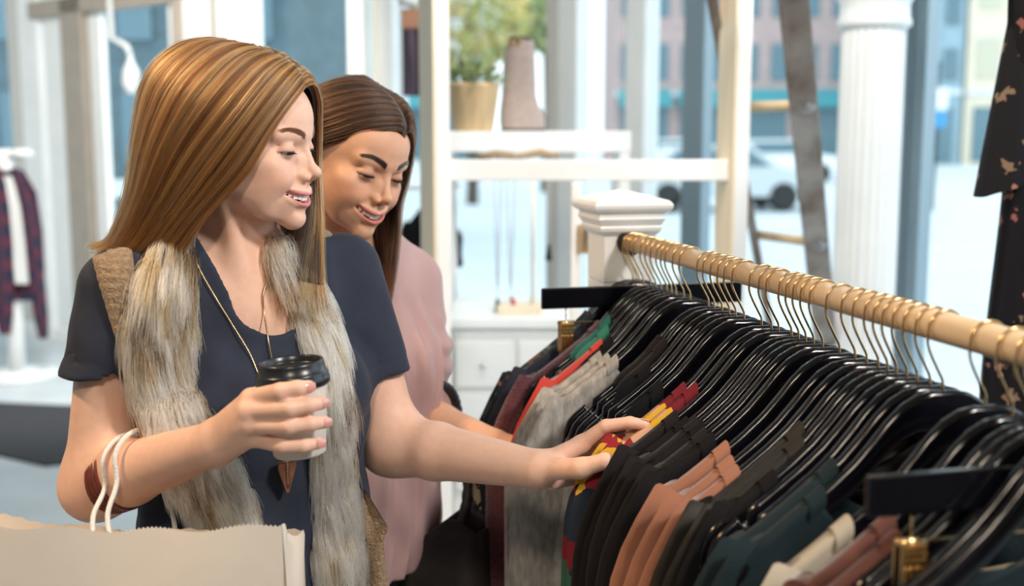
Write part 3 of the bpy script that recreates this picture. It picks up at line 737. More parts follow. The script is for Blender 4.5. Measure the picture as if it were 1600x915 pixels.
# boot
M_SUEDE = mat('taupe_suede', (.47, .38, .35), .95, noise=.12, nscale=40, sheen=.4); M_FLUFF = mat('white_fleece', (.85, .84, .82), .95, bump=.8, bscale=200)
bY = SY+.25; bb = W(812, 203, bY); bk = bY/FPX
boot = empty('boot', (bb.x, bY, st.z), label='tall taupe suede boot with black lining beside the plant', cat='boot')
def lay(px, py): return ((px-812)*bk, (203-py)*bk)
P = []
for x0, x1, y in ((783, 851, 199), (781, 851, 190), (781, 850, 176), (782, 842, 164), (784, 838, 150), (785, 837, 120), (787, 836, 95), (790, 835, 75), (794, 832, 66)):
    (xa_, za), (xb_, _) = lay(x0, y), lay(x1, y); c = (xa_+xb_)/2; w = (xb_-xa_)/2
    P.append([Vector((c+w*math.copysign(abs(math.cos(t))**.6, math.cos(t)), min(w, .045)*math.sin(t), za)) for t in np.linspace(0, 2*PI, 28, endpoint=False)])
m = MB(); m.grid(P, True); m.build('shaft', M_SUEDE, boot)
m = MB(); m.grid([[Vector((v.x*.93+.0*v.x, v.y*.9, v.z+dz_)) for v in P[-1]] for dz_ in (-.02, 0, .012)], True); n = 28; m.F.append(tuple(range(56, 84))); m.sm.append(True); m.build('lining', M_BLACK, boot)
m = MB(); m.grid([[Vector((v.x*1.03, v.y*1.05, z)) for v in P[0]] for z in (.0, .009)], True); m.F.append(tuple(range(28, 56))); m.sm.append(False); m.build('sole', M_TYRE, boot)
for dx in (-.012, .012): MB().tube([Vector((-.02+dx+.010*math.cos(a), -.046, lay(0, 70)[1]+.010*math.sin(a))) for a in np.linspace(0, 2*PI, 17)], .0024, 6).build('buckle', M_GOLD, boot)
for dx in (-.012, .012): MB().box((-.02+dx, -.037, lay(0, 70)[1]), (.008, .02, .016), bev=.002).build('strap', M_BLACK, boot)
# white cap hanging on the window post behind the boot
# jewellery stand on the counter
CY = 3.72; cz = W(780, 497, CY).z; ca, cbx = W(706, 497, CY).x, W(905, 497, CY).x
co = empty('counter', ((ca+cbx)/2, CY, 0), label='white counter with drawers behind the rail', cat='counter')
MB().box((0, .25, cz-.015), (cbx-ca+.02, .52, .03), bev=.004).build('worktop', M_WHITE, co)
MB().box((0, .26, (cz-.03)/2), (cbx-ca, .48, cz-.03), bev=.003).build('carcass', M_WHITE, co)
for r in range(3):
    for k in range(2):
        w = (cbx-ca)/2; d = MB().box((-w/2+w*k, .012, cz-.10-.17*r-.05), (w-.02, .02, .15), bev=.004).build('drawer', M_WHITE, co)
        MB().lathe([(.004, 0), (.005, .012), (.010, .016), (.010, .02), (.001, .022)], c=(-w/2+w*k, .002, cz-.15-.17*r), M=Matrix.Rotation(PI/2, 3, 'X'), n=12).build('knob', M_SILVER, d)
M_WOOD = mat('driftwood', (.50, .36, .22), .7, noise=.4, nscale=10, stretch=(.6, 3, 3))
JY = CY+.15; js = empty('jewellery_stand', (W(812, 497, JY).x, JY, cz), label='wooden jewellery stand with a driftwood bar on the counter', cat='jewellery stand')
def jl(px, py): v = W(px, py, JY)-js.location; return Vector((v.x, 0, v.z))
MB().box((jl(812, 500).x, 0, .012), (.15, .12, .024), bev=.003).build('base', M_CREAM, js)
MB().tube([jl(832, 490)*1, jl(833, 245)], .0055, 8).build('upright', M_CREAM, js)
MB().tube([jl(748, 245), jl(775, 241), jl(810, 244), jl(845, 238), jl(872, 243)], [.010, .014, .011, .013, .008], 10).build('driftwood_bar', M_WOOD, js)
M_TAS = [mat('green_tassel', (.01, .10, .07), .8), mat('red_tassel', (.45, .03, .03), .8), mat('black_tassel', (.02, .02, .02), .8)]
M_BEAD = mat('grey_bead', (.42, .40, .40), .4)
for i, (x0, x1, yb, tm, nm) in enumerate(((771, 784, 465, 0, 'green'), (790, 806, 462, 1, 'red'), (852, 862, 380, 2, 'black'))):
    a, b = jl(x0, 244), jl(x1, 244); c = jl((x0+x1)/2, yb); o = js.location
    t = empty('tassel_necklace', o+a+Vector((0, -.012, 0)), label='long bead necklace with %s tassel on the jewellery stand' % nm, cat='necklace', group='necklaces on the jewellery stand')
    MB().tube([Vector((0, 0, 0)), (c-a)*.9, c-a, (c-a)+(b-c)*.1, b-a+Vector((0, 0, 0)), (b-a)*.5+Vector((0, .012, .016)), Vector((0, 0, 0))], .0022, 6).build('bead_string', M_BEAD, t)
    lean = Vector((.018, 0, 0)) if nm == 'red' else Vector((0, 0, 0))
    MB().tube([c-a, c-a+Vector((0, 0, -.012))+lean*.3, c-a+Vector((0, 0, -.055))+lean], [.003, .007, .012], 10).build('tassel', M_TAS[tm], t)
# plaque with a silver hook on a slim post
pY2 = 3.05; sp = W(898, 500, pY2); pst = empty('hook_post', (sp.x, pY2, 0), label='slim white post with a wooden plaque and silver hook', cat='post')
zt_ = W(898, 285, pY2).z; MB().box((0, 0, zt_/2), (14/FPX*pY2, .03, zt_), bev=.003).build('upright', M_WHITE, pst)
MB().box((0, 0, .012), (.22, .2, .024), bev=.004).build('foot', M_WHITE, pst)
pz = W(898, 372, pY2).z; MB().box((.03, -.02, pz), (.05, .012, .075), bev=.003).build('plaque', M_WOOD, pst)
MB().tube([Vector((.03, -.028, pz+.025)), Vector((.036, -.045, pz+.01)), Vector((.034, -.055, pz-.012)), Vector((.03, -.06, pz-.002))], [.010, .008, .006, .004], 10).build('hook', M_SILVER, pst)

# black jacket on the far side of the shelving frame
jY = 4.9; jk = W(672, 330, jY); jz = jk.z+.10
pg = empty('hanging_bar', (jk.x, jY, jz), (0, 0, math.radians(-50)), label='short white bar hung on wires behind the shelving frame', cat='rail')
MB().tube([Vector((0, -.16, 0)), Vector((0, .16, 0))], .010, 12).build('bar', M_WHITE, pg)
for sy in (-.14, .14): MB().tube([Vector((0, sy, 0)), Vector((0, sy, CEIL-jz))], .003, 6).build('wire', M_SILVER, pg)
hk = empty('coat_hanger', (jk.x, jY, jz), (0, 0, math.radians(-50)), label='black hanger behind the shelving frame holding the black top', cat='hanger'); hk.scale = (.74,)*3
link('hanger_arm', ME_ARM, hk); link('hook', ME_HOOK, hk)
g = empty('top', (jk.x, jY, jz), (0, 0, math.radians(-50)), label='short black top hanging behind the shelving frame', cat='shirt'); g.scale = (.74,)*3
link('body', garment_mesh('body', .09, .21, .62, .03, 2), g, G['black'])
for sd in (-1, 1): link('sleeve', sleeve_mesh(.21, .22, .03, 3, sd), g, G['black'])
# striped scarf on a wooden bar seen between the posts
sY = 4.6; sx0, sx1 = W(627, 60, sY).x, W(660, 60, sY).x; zt2 = W(640, 42, sY).z; zb2 = W(640, 150, sY).z
sf_ = empty('striped_scarf', ((sx0+sx1)/2, sY, zb2), label='dark purple striped scarf hanging between two posts', cat='scarf')
P = [[Vector((x, .012*math.sin(x*140)+.01, z)) for x in np.linspace((sx0-sx1)/2, (sx1-sx0)/2, 16)] for z in np.linspace(0, zt2-zb2, 10)]
m = MB(); m.grid(P); m.grid([[v+Vector((0, .012, 0)) for v in r] for r in P]); m.build('cloth', mat('purple_stripe', (.035, .028, .06), .8, noise=.6, nscale=30, stretch=(2, 1, .1), col2=(.16, .12, .16)), sf_)
MB().box((0, .014, zt2-zb2+.03), (sx1-sx0, .03, .075), bev=.006).build('holder', mat('copper_brown', (.40, .20, .12), .5), sf_)
MB().tube([(0, .014, zt2-zb2+.06), (0, .014, CEIL-zb2)], .004, 6).build('wire', M_SILVER, sf_)
MB().lathe([(.001, 0), (.05, .005), (.055, .03), (.03, .055), (.001, .06)], c=(0, .014, zt2-zb2+.075), n=20).build('shade', M_WHITE, sf_)

# ladder
M_OLDW = mat('weathered_ladder_wood', (.40, .36, .33), .8, noise=.6, nscale=9, stretch=(1, 1, .35), col2=(.20, .15, .12), bump=.3, bscale=40)
M_RUNG = mat('worn_rung_wood', (.62, .46, .28), .7, noise=.3, nscale=12)
RT, RB2 = W(1240, 0, 3.1), W(1281, 440, 3.9); LT, LB = W(1113, 0, 3.38), W(1186, 415, 4.18)
ld = empty('ladder', (0, 0, 0), label='weathered wooden ladder leaning beside the white column', cat='ladder')
def ext(a, b, z): t = (z-a.z)/(b.z-a.z); return a+(b-a)*t
acr = (LT-RT); acr = Vector((acr.x, acr.y, 0)).normalized(); 
for a, b in ((RT, RB2), (LT, LB)):
    p0, p1 = ext(a, b, 0.0), ext(a, b, 2.75); d = (p1-p0); zx = d.normalized(); yx = Vector((1, 0, 0)); yx = (yx-zx*yx.dot(zx)).normalized(); xx_ = yx.cross(zx)
    M3 = Matrix((yx, xx_, zx)).transposed() if False else Matrix((yx, zx.cross(yx), zx)).transposed()
    M3 = Matrix.Rotation(0, 3, 'Z') @ M3
    MB().box((p0+p1)/2, (.078 if a is RT else .030, .034 if a is RT else .075, d.length), M=M3, bev=.005).build('rail', M_OLDW, ld)
zr1 = W(1250, 165, 3.4).z; t1 = ext(RT, RB2, zr1); zr2 = W(1268, 378, 3.78).z; stp = zr1-zr2
z = zr1+2*stp
M_WASH = mat('steel_washer', (.45, .46, .47), .35, metal=.9)
while z > .08:
    if z < 2.7:
        a, b = ext(RT, RB2, z), ext(LT, LB, z); MB().tube([a, b], .0155, 12).build('rung', M_RUNG, ld)
        f = a+Vector((.004, -.021, 0)); bolt = MB().lathe([(.024, 0), (.024, .004), (.019, .006), (.013, .006), (.012, .003), (.010, .003), (.009, .012), (.001, .012)], c=f, M=Matrix.Rotation(PI/2, 3, 'X'), n=20).build('bolt', M_WASH, ld)
    z -= stp

# floral dress on a hanging rail at the right edge
dY = 2.3; dx = W(1545, 300, dY).x+.235
dr_ = empty('ceiling_rail', (dx, dY, 0), label='black rail hung from the ceiling at the right edge', cat='rail')
MB().tube([(0, -.35, 2.16), (0, .3, 2.16)], .012, 12).build('bar', M_DARKM, dr_)
for yy in (-.33, .28): MB().tube([(0, yy, 2.16), (0, yy, CEIL)], .006, 8).build('drop_rod', M_DARKM, dr_)
hh = empty('coat_hanger', (dx, dY, 2.16), (0, 0, .12), label='black hanger carrying the floral dress at the right edge', cat='hanger'); link('hanger_arm', ME_ARM, hh); link('hook', ME_HOOK, hh)
G['dress'] = floral('black_rose_print', (.006, .006, .010), [(.30, .12, .10), (.006, .006, .010), (.22, .15, .10), (.006, .006, .01), (.006, .006, .01), (.34, .16, .13)], 26, thresh=.34)
dd = empty('dress', (dx, dY, 2.16), (0, 0, .12), label='long black dress with pink roses at the right edge', cat='dress')
link('body', garment_mesh('body', .08, .215, 1.42, .045, 6, flare=.015, fold=.012), dd, G['dress'])
P = []
for v in np.linspace(0, 1, 12):
    c = Vector((-.185-.035*v, 0, -.24-.43*v)); w = .025+.028*v; b = .02+.025*v
    P.append([c+Vector((w*math.cos(t), b*math.sin(t)+.006*v*math.sin(5*t), .02*math.cos(t)*v)) for t in np.linspace(0, 2*PI, 24, endpoint=False)])
for sd in (-1, 1):
    m = MB(); m.grid([[Vector((v.x*-sd, v.y, v.z)) for v in r] for r in P], True); m.build('sleeve', G['dress'], dd)

# far garment stand at the left edge
fb = WZ(28, 588, 0); fs = empty('garment_stand', fb, label='white round-based garment stand at the far left', cat='stand'); k = fb.y/FPX
MB().lathe([(.26, 0), (.26, .02), (.24, .035), (.05, .045), (.045, .06)], n=36).build('base', M_WHITE, fs)
zc = W(28, 238, fb.y).z; MB().lathe([(.055, .05), (.05, .4), (.05, zc), (.04, zc+.02)], n=20).build('pole', M_WHITE, fs)
MB().tube([(-.35, -.03, zc-.01), (.14, -.03, zc-.01)], .03, 12).build('arm', M_WHITE, fs)
MB().lathe([(.001, 0), (.07, .01), (.07, .03), (.05, .05), (.001, .055)], c=(.12, -.03, zc-.03), n=20).build('knob', M_WHITE, fs)
def plaid():
    m = bpy.data.materials.new('maroon_plaid'); m.use_nodes = True; nt = m.node_tree; b = nt.nodes['Principled BSDF']; b.inputs['Roughness'].default_value = .9
    tc = nt.nodes.new('ShaderNodeTexCoord'); ck = nt.nodes.new('ShaderNodeTexChecker'); ck.inputs['Scale'].default_value = 14
    ck.inputs['Color1'].default_value = (.10, .025, .05, 1); ck.inputs['Color2'].default_value = (.022, .024, .05, 1); nt.links.new(tc.outputs['Object'], ck.inputs['Vector']); nt.links.new(ck.outputs['Color'], b.inputs['Base Color']); return m
M_PLAID = plaid()
cg = empty('cardigan', (fb.x, fb.y-.08, 0), label='maroon plaid cardigan on the white stand at far left', cat='cardigan')
def fl(px, py): return Vector(((px-28)*k-.0, 0, W(px, py, fb.y-.08).z))
def sheet(poly, y0, th, nm, m, par):
    """soft panel from left/right edge points down the rows"""
    F_, B_ = [], []
    for (x0, x1, y) in poly:
        a, b = fl(x0, y), fl(x1, y); F_.append([a.lerp(b, t)+Vector((0, y0-th*math.sin(PI*t)-.01*math.sin(t*14), 0)) for t in np.linspace(0, 1, 14)]); B_.append([a.lerp(b, t)+Vector((0, y0+th*math.sin(PI*t), 0)) for t in np.linspace(0, 1, 14)])
    q = MB(); q.grid([f+list(reversed(b_[1:-1])) for f, b_ in zip(F_, B_)], True); q.build(nm, m, par)
sheet([(20, 34, 262), (12, 40, 285), (6, 44, 320), (4, 46, 380), (6, 44, 440), (10, 40, 490), (16, 34, 520)], -.04, .03, 'front_panel', M_PLAID, cg)
sheet([(48, 60, 262), (54, 72, 285), (60, 84, 320), (64, 90, 380), (66, 92, 440), (70, 94, 490), (76, 92, 526)], -.04, .03, 'front_panel', M_PLAID, cg)
sheet([(14, 62, 266), (12, 80, 300), (10, 86, 360), (12, 86, 420), (20, 80, 470)], .03, .02, 'back_panel', M_PLAID, cg)
ws = empty('white_shirt', (fb.x, fb.y-.08, 0), label='white shirt under the plaid cardigan at far left', cat='shirt')
sheet([(34, 52, 275), (36, 62, 300), (40, 68, 350), (40, 70, 400), (42, 70, 442)], -.02, .02, 'shirt_front', M_WHITE, ws)
# white wall lamp beside the shop door
lp = W(205, 120, 8.0); wl = empty('wall_lamp', lp, label='white lamp on a bent arm hanging before the shop door', cat='lamp')
MB().lathe([(.001, -.12), (.042, -.10), (.060, -.04), (.052, .04), (.022, .10), (.012, .15)], n=24).build('shade', M_WHITE, wl)
MB().tube([(0, 0, .14), (-.02, 0, .2), (-.10, .05, .24), (-.16, .12, .26), (-.16, .12, CEIL-lp.z)], .018, 8).build('arm', M_WHITE, wl)

# housings of the warm ceiling spots and of the added fill spots
for o in [o for o in bpy.data.objects if o.type == 'LIGHT']:
    h = empty('spot_and_fill_housing', (o.location.x, o.location.y, CEIL), label='', cat='lamp'); d = o.location-h.location
    h['label'] = {0: 'black ceiling spotlight above the fair-haired woman', 1: 'black ceiling spotlight behind the camera', 2: 'added black fill spotlight right of the rail', 3: 'added black fill spotlight in front of the shop door', 4: 'added black fill spotlight above the capped post'}[[q.name for q in bpy.data.objects if q.type == 'LIGHT'].index(o.name)]
    MB().tube([(0, 0, 0), (0, 0, d.z+.12)], .01, 8).build('stem', M_DARKM, h)
    q = o.rotation_euler.to_matrix(); MB().lathe([(.05, .02), (.055, .12), (.02, .14)], c=d, M=q, n=20, cap=False).build('housing', M_DARKM, h)
# ------------------------------------------------------------------ heads (local centimetres: x forward, y left, z up, eyes at z = 0)
def mouth_warp(p, sm):
    y2 = p[:, 1]**2
    return p[:, 0] + .125*y2, p[:, 2] - sm*y2 - .35
def head_sdf(p, o):
    """o: dict of small differences between the two faces"""
    q = p.copy(); q[:, 1] = np.abs(q[:, 1])
    sm = o['smile']; op = o['open']
    d = s_ell(q, (-1.5, 0, 2.7), (9.4, 7.3, 8.2))
    d = smin(d, s_ell(q, (2.7, 0, 3.4), (5.9, 6.0, 5.4)), 1.5)
    d = smin(d, s_ell(q, (2.3, 0, -2.4), (5.5, 5.7, 6.0)), 1.5)
    d = smin(d, s_ell(q, (3.2, 0, -5.2), (5.1, 4.6, 3.5)), 1.6)
    d = smin(d, s_chain(q, [(-.4, 4.7, -3.0), (.8, 4.2, -5.7), (4.4, 2.8, -7.9), (7.0, .5, -9.2)], [1.2, 1.3, 1.3, 1.25], 1.6), 2.0)
    d = smin(d, s_sph(q, (7.2, 0, -9.35), 1.45), 1.2)
    d = smin(d, s_ell(q, (5.0, 4.3, -2.3), (2.2, 1.9, 1.7)), 1.8)
    d = smin(d, s_ell(q, (6.0, 3.5, -4.0), (1.95, 1.75, 1.6)), 1.4)
    d = smin(d, s_ell(q, (3.7, 3.9, -5.0), (2.7, 2.0, 2.7)), 1.8)
    d = smin(d, s_cap(q, (7.75, .7, 1.55), (6.3, 4.5, 1.75), .75, .7), 1.3)
    d = smax(d, -s_ell(q, (9.3, 3.1, -.15), (1.75, 2.1, 1.05)), .9)
    # lids
    ball = s_sph(q, (6.75, 3.15, -.15), 1.30)
    d = smin(d, ball, .35)
    lz = -.42 - .055*(q[:, 1]-3.0)**2 + .05*(q[:, 1]-3.0)
    slit = np.maximum(np.abs(q[:, 2]-lz+.17)-.17*o['lid'], np.abs(q[:, 1]-3.15)-1.2)
    d = smax(d, -np.maximum(slit, 7.0-q[:, 0]), .12)
    cre = np.abs(s_sph(q, (6.75, 3.15, -.15), 1.34)) + np.abs(q[:, 2]-.42+.06*(q[:, 1]-3.1)**2)
    d = d + .16*np.exp(-(cre/.28)**2)
    # nose
    nz = s_cap(q, (7.85, 0, .7), (9.5, 0, -2.75), .56, .60)
    nz = smin(nz, s_sph(q, (9.95, 0, -3.0), .74), .8)
    nz = smin(nz, s_ell(q, (8.9, 1.08, -3.65), (.82, .58, .60)), .45)
    nz = smin(nz, s_cap(q, (9.75, 0, -3.7), (8.6, 0, -4.45), .32), .4)
    d = smin(d, s_cap(q, (7.2, .75, -.8), (8.1, 1.05, -3.3), .6, .72), .9)
    d = smin(d, nz, .75)
    d = smin(d, s_ell(q, (7.9, .62, -2.2), (.95, .75, 1.5)), .5)
    d = smax(d, -s_ell(q, (9.35, .55, -4.28), (.58, .26, .32)), .25)
    # mouth
    d = smin(d, s_ell(q, (6.35, 0, -6.5), (2.7, 3.1, 2.5)), 1.3)
    xx, zz = mouth_warp(q, sm)
    w = np.clip(1-(q[:, 1]/3.05)**2, 0, 1)
    rl = .12+.40*np.sqrt(w)
    up = np.sqrt((xx-8.85)**2 + ((zz+6.30)*1.05)**2) - rl*.98
    lo = np.sqrt((xx-8.62)**2 + ((zz+7.38+.30*op)*1.0)**2) - rl*1.12
    lip = np.maximum(np.minimum(up, lo), q[:, 1]-3.1)
    d = smin(d, lip, .35)
    d = smax(d, -s_cap(q, (9.75, 0, -8.6), (8.6, 1.6, -8.2), .5, .4), .7)          # hollow under the lip
    cav = np.sqrt((q[:, 1]/2.85)**2 + ((zz+6.88+.12*op)/(.30+.24*op))**2)
    cav = np.maximum((cav-1)*.42, 6.2-xx)
    d = smax(d, -cav, .16)
    d = d + .10*np.exp(-((s_cap(q, (8.5, 1.9, -4.0), (7.0, 3.8, -6.4), 0)-.0)/.42)**2)   # smile fold
    return d
def head_cols(p, o, skin, lipc, browc):
    """vertex colours in head-local cm"""
    n = len(p); c = np.tile(np.array(skin, f32), (n, 1)); ay = np.abs(p[:, 1])
    def mix(m, col):
        c[:] = c*(1-m[:, None]) + np.array(col, f32)*m[:, None]
    front = p[:, 0] > 4
    bl = np.exp(-(((p[:, 0]-6.2)/2.2)**2 + ((ay-4.2)/1.9)**2 + ((p[:, 2]+3.6)/1.6)**2))
    mix(bl*o['blush'], (skin[0]*.92, skin[1]*.56, skin[2]*.48))
    ns = np.exp(-(((p[:, 0]-10)/1.2)**2 + (ay/1.2)**2 + ((p[:, 2]+3.9)/.9)**2)); mix(ns*.3, (skin[0]*.95, skin[1]*.66, skin[2]*.58))
    xx, zz = mouth_warp(p, o['smile'])
    w = np.sqrt(np.clip(1-(ay/3.1)**2, 0, 1))
    top = -6.62+.62*w+.10*np.cos(np.clip(ay, 0, .8)/.8*PI)*-1; bot = -7.05-(.82+.28*o['open'])*w
    m = np.clip((top-zz)/.14+.5, 0, 1)*np.clip((zz-bot)/.16+.5, 0, 1)*(ay < 3.05)*(xx > 7.3); mix(m*.85, lipc)
    inner = np.clip((7.75-xx)/.3, 0, 1)*m; mix(inner, (.10, .02, .02))
    # brows
    t = np.clip((ay-1.15)/4.1, 0, 1)
    zb = 1.62 + .95*np.sin(np.clip(t*1.12, 0, 1)**.9*PI*.62) - .75*np.clip(t-.62, 0, 1)
    th = (.40-.26*t)*o['brow']
    m = np.clip((th-np.abs(p[:, 2]-zb))/.13+.5, 0, 1)*np.clip((ay-1.05)/.2, 0, 1)*np.clip((5.3-ay)/.3, 0, 1)*front; mix(m*.62, browc)
    # eye shadow and lash line
    lz = -.42 - .055*(ay-3.0)**2 + .05*(ay-3.0)
    m = np.exp(-((p[:, 2]-lz-.45)/.5)**2)*np.exp(-((ay-3.2)/1.4)**2)*front; mix(m*o['shadow'], (skin[0]*.55, skin[1]*.42, skin[2]*.38))
    m = np.exp(-((p[:, 2]-lz)/.13)**2)*(np.abs(ay-3.2) < 1.45)*front*(p[:, 0] > 5.5); mix(m*.9, (.03, .02, .02))
    return c
def head_bits(par, o, M, mats):
    """eyes, lashes and teeth as children; M maps head-local cm to world"""
    def tr(V): return [M @ Vector(v) for v in V]
    for s in (-1, 1):
        e = MB(); e.lathe([(.01, -1.2)]+[(1.2*math.cos(a), 1.2*math.sin(a)) for a in np.linspace(-1.45, 1.45, 17)]+[(.01, 1.2)], n=24)
        a = math.radians(-24+8*s*0); R = Matrix.Rotation(PI/2+math.radians(24), 3, 'Y')
        V = [Vector((6.72, s*3.15, -.15)) + R @ v for v in e.V]
        me = mesh('eye', tr(V), e.F)
        set_col(me, [(.012, .008, .006) if v.z > 1.02 else ((.09, .045, .02) if v.z > .93 else (.80, .78, .76)) for v in e.V])
        link('eye', me, par, mats['eye'], label='brown eye looking down')
        l = MB()
        for i in range(34):
            t = i/33; y = 1.95+2.5*t; z = -.42-.055*(y-3)**2+.05*(y-3)
            x = 6.75+math.sqrt(max(.02, 1.36**2-(y-3.15)**2-(z+.15)**2))
            L = .55+.45*t; dy = (t-.4)*.55
            p0 = Vector((x-.05, s*y, z)); p1 = p0+Vector((.28*L, s*dy*.5*L, -.22*L)); p2 = p0+Vector((.62*L, s*dy*L, -.16*L))
            l.tube([p0, p1, p2], [.045, .035, .008], n=3)
        ys = np.linspace(1.9, 4.5, 16)
        l.tube([(6.75+math.sqrt(max(.02, 1.35**2-(y-3.15)**2-((-.42-.055*(y-3)**2+.05*(y-3))+.15)**2)), s*y, -.42-.055*(y-3)**2+.05*(y-3)) for y in ys], [.03+.04*math.sin(PI*min(1, i/13)) for i in range(16)], n=5)
        link('eyelashes', mesh('eyelashes', tr(l.V), l.F), par, mats['lash'], label='dark upper lashes')
    t = MB(); y = 0.0
    for s in (-1, 1):
        y = 0.0
        for k, wd_ in enumerate((.78, .62, .66, .58, .56, .5)):
            yc = s*(y+wd_/2); y += wd_*.97
            x = 8.52-.20*yc*yc; zt = -5.9+o['smile']*yc*yc; h = (.98, .86, .92, .78, .72, .66)[k]
            t.box((x, yc, zt-h/2), (.45, wd_*1.04, h), rz=math.atan(.40*yc), bev=.07)
    for k in range(-4, 5):
        yc = k*.46; t.box((7.85-.15*yc*yc, yc, -7.27-.15*o['open']+o['smile']*yc*yc), (.4, .47, .7), rz=math.atan(.30*yc), bev=.07)
    link('teeth', mesh('teeth', tr(t.V), t.F), par, mats['teeth'])
def head_matrix(origin, yaw, pitch, roll, scale=.01):
    """yaw 0 faces +x, negative turns to the camera; pitch > 0 looks down; roll > 0 tips to the right ear"""
    R = Matrix.Rotation(yaw, 4, 'Z') @ Matrix.Rotation(pitch, 4, 'Y') @ Matrix.Rotation(roll, 4, 'X')
    return Matrix.Translation(origin) @ R @ Matrix.Scale(scale, 4)
M_SKIN = mat('skin', (.75, .45, .32), .48, spec=.36, attr='Col', noise=.06, nscale=90, bump=.04, bscale=900, sss=.06)
M_EYE = mat('eye_surface', (1, 1, 1), .12, attr='Col', coat=.5)
M_LASH = mat('lash_black', (.012, .009, .008), .5)
M_TEETH = mat('tooth_enamel', (.96, .94, .89), .2)
EYEM = dict(eye=M_EYE, lash=M_LASH, teeth=M_TEETH)
BLONDE = dict(smile=.085, open=1.0, lid=1.0, blush=.45, brow=1.1, shadow=.35)
BRUN = dict(smile=.105, open=.9, lid=.9, blush=.5, brow=1.25, shadow=.6)
# ------------------------------------------------------------------ people
def A(v): return np.array(v, f32)
def xf(M): return np.array(M.inverted(), f32)
def to_local(p, Mi): return p @ Mi[:3, :3].T + Mi[:3, 3]
def hit(fn, px, py, t0=.9, t1=3.0):
    """first point of an implicit surface along a pixel's ray"""
    r = ray(px, py); t = t0
    for _ in range(120):
        q = np.array([[r.x*t, r.y*t, CAMH+r.z*t]], f32); d = float(fn(q)[0])
        if d < .0006: return Vector(q[0].tolist())
        t += max(.0006, d*.6)
        if t > t1: return None
def finger(p, pts, rs): return s_chain(p, [A(q) for q in pts], rs, .004)
def nail(name, par, tip, back, side, m, r=.0058):
    """thin curved nail on the outer side of a fingertip; side = outward direction"""
    tip = Vector(tip); d = (tip-Vector(back)).normalized(); s = Vector(side).normalized(); s = (s-d*s.dot(d)).normalized(); w = d.cross(s); V = []
    for i in range(6):
        for k in range(6):
            a = -1+2*k/5; u = -.006+.012*i/5; wd_ = r*(.82+.1*math.sin(PI*i/5)); V.append(tip + d*u + w*a*wd_ + s*(r*1.44-.0016*a*a-.0010*(i/5)**2*1.2))
    F = [(i*6+k, i*6+k+1, (i+1)*6+k+1, (i+1)*6+k) for i in range(5) for k in range(5)]
    link(name, mesh(name, V, F), par, m)

SKIN1 = (.86, .54, .41); SKIN2 = (.74, .42, .28)
M_NAIL = mat('nail_polish_nude', (.72, .36, .32), .18, coat=.6)
# ---------------- blonde woman
B_H = head_matrix(W(386, 221, 1.58), math.radians(-13), math.radians(6), math.radians(2)); B_Hi = xf(B_H)
bS_R = W(188, 452, 1.515); bS_L = W(540, 420, 1.735)
bU = Vector((bS_L.x-bS_R.x, bS_L.y-bS_R.y, 0)).normalized(); bN = Vector((bU.y, -bU.x, 0)); bC = (bS_R+bS_L)/2
bE_R = W(150, 758, 1.49); bW_R = W(338, 690, 1.375)
bE_L = W(612, 692, 1.715); bW_L = W(838, 733, 1.585)
bNK = bC + Vector((0, 0, .025)) - bN*.025
bFrame = A([list(bU), list(bN), [0, 0, 1]]).T                      # columns: across, out, up
bHIP = Vector((bC.x+.02, bC.y+.01, .92))
cupC = W(461, 640, 1.385)
def hand_R():
    MC = [W(392, 622, 1.345), W(386, 642, 1.335), W(388, 664, 1.336), W(392, 684, 1.345)]
    PI_ = [W(437, 611, 1.322), W(452, 638, 1.318), W(450, 666, 1.320), W(440, 696, 1.328)]
    DI = [W(464, 606, 1.326), W(482, 633, 1.326), W(484, 662, 1.327), W(474, 696, 1.332)]
    TP = [W(482, 604, 1.334), W(503, 629, 1.342), W(507, 659, 1.343), W(498, 692, 1.345)]
    return MC, PI_, DI, TP
RH = hand_R()
def b_handR(p):
    MC, PI_, DI, TP = RH; w = A(bW_R); d = None
    for k in range(4):
        e = s_cap(p, w+A([0, 0, .012-.009*k]), A(MC[k]), .0155, .0115 if k < 3 else .0105); d = e if d is None else smin(d, e, .012)
    for k in range(4):
        r = (.0098, .0098, .0094, .0086)[k]
        e = s_chain(p, [A(MC[k]), A(PI_[k]), A(DI[k]), A(TP[k])], [r*1.12, r, r*.92, r*.80], .003)
        d = smin(d, e, .006)
    th = s_chain(p, [w+A([.02, .012, .02]), A(W(395, 625, 1.40)), A(W(425, 600, 1.432)), A(W(455, 598, 1.437))], [.015, .0125, .0105, .0085], .004)
    return smin(d, th, .010)
LHp = dict(IM=W(908, 694, 1.592), IP=W(947, 666, 1.578), ID=W(984, 660, 1.568), IT=W(1007, 663, 1.565),
           MM=W(906, 706, 1.612), MP=W(946, 688, 1.606), MD=W(972, 694, 1.603), MT=W(986, 706, 1.602),
           RM=W(900, 722, 1.628), RP=W(930, 722, 1.638), RT=W(948, 742, 1.64), PM=W(892, 740, 1.635), PP=W(915, 748, 1.645), PT=W(926, 764, 1.645),
           TC=W(868, 738, 1.565), TM=W(908, 731, 1.535), TI=W(945, 720, 1.525), TT=W(970, 723, 1.527))
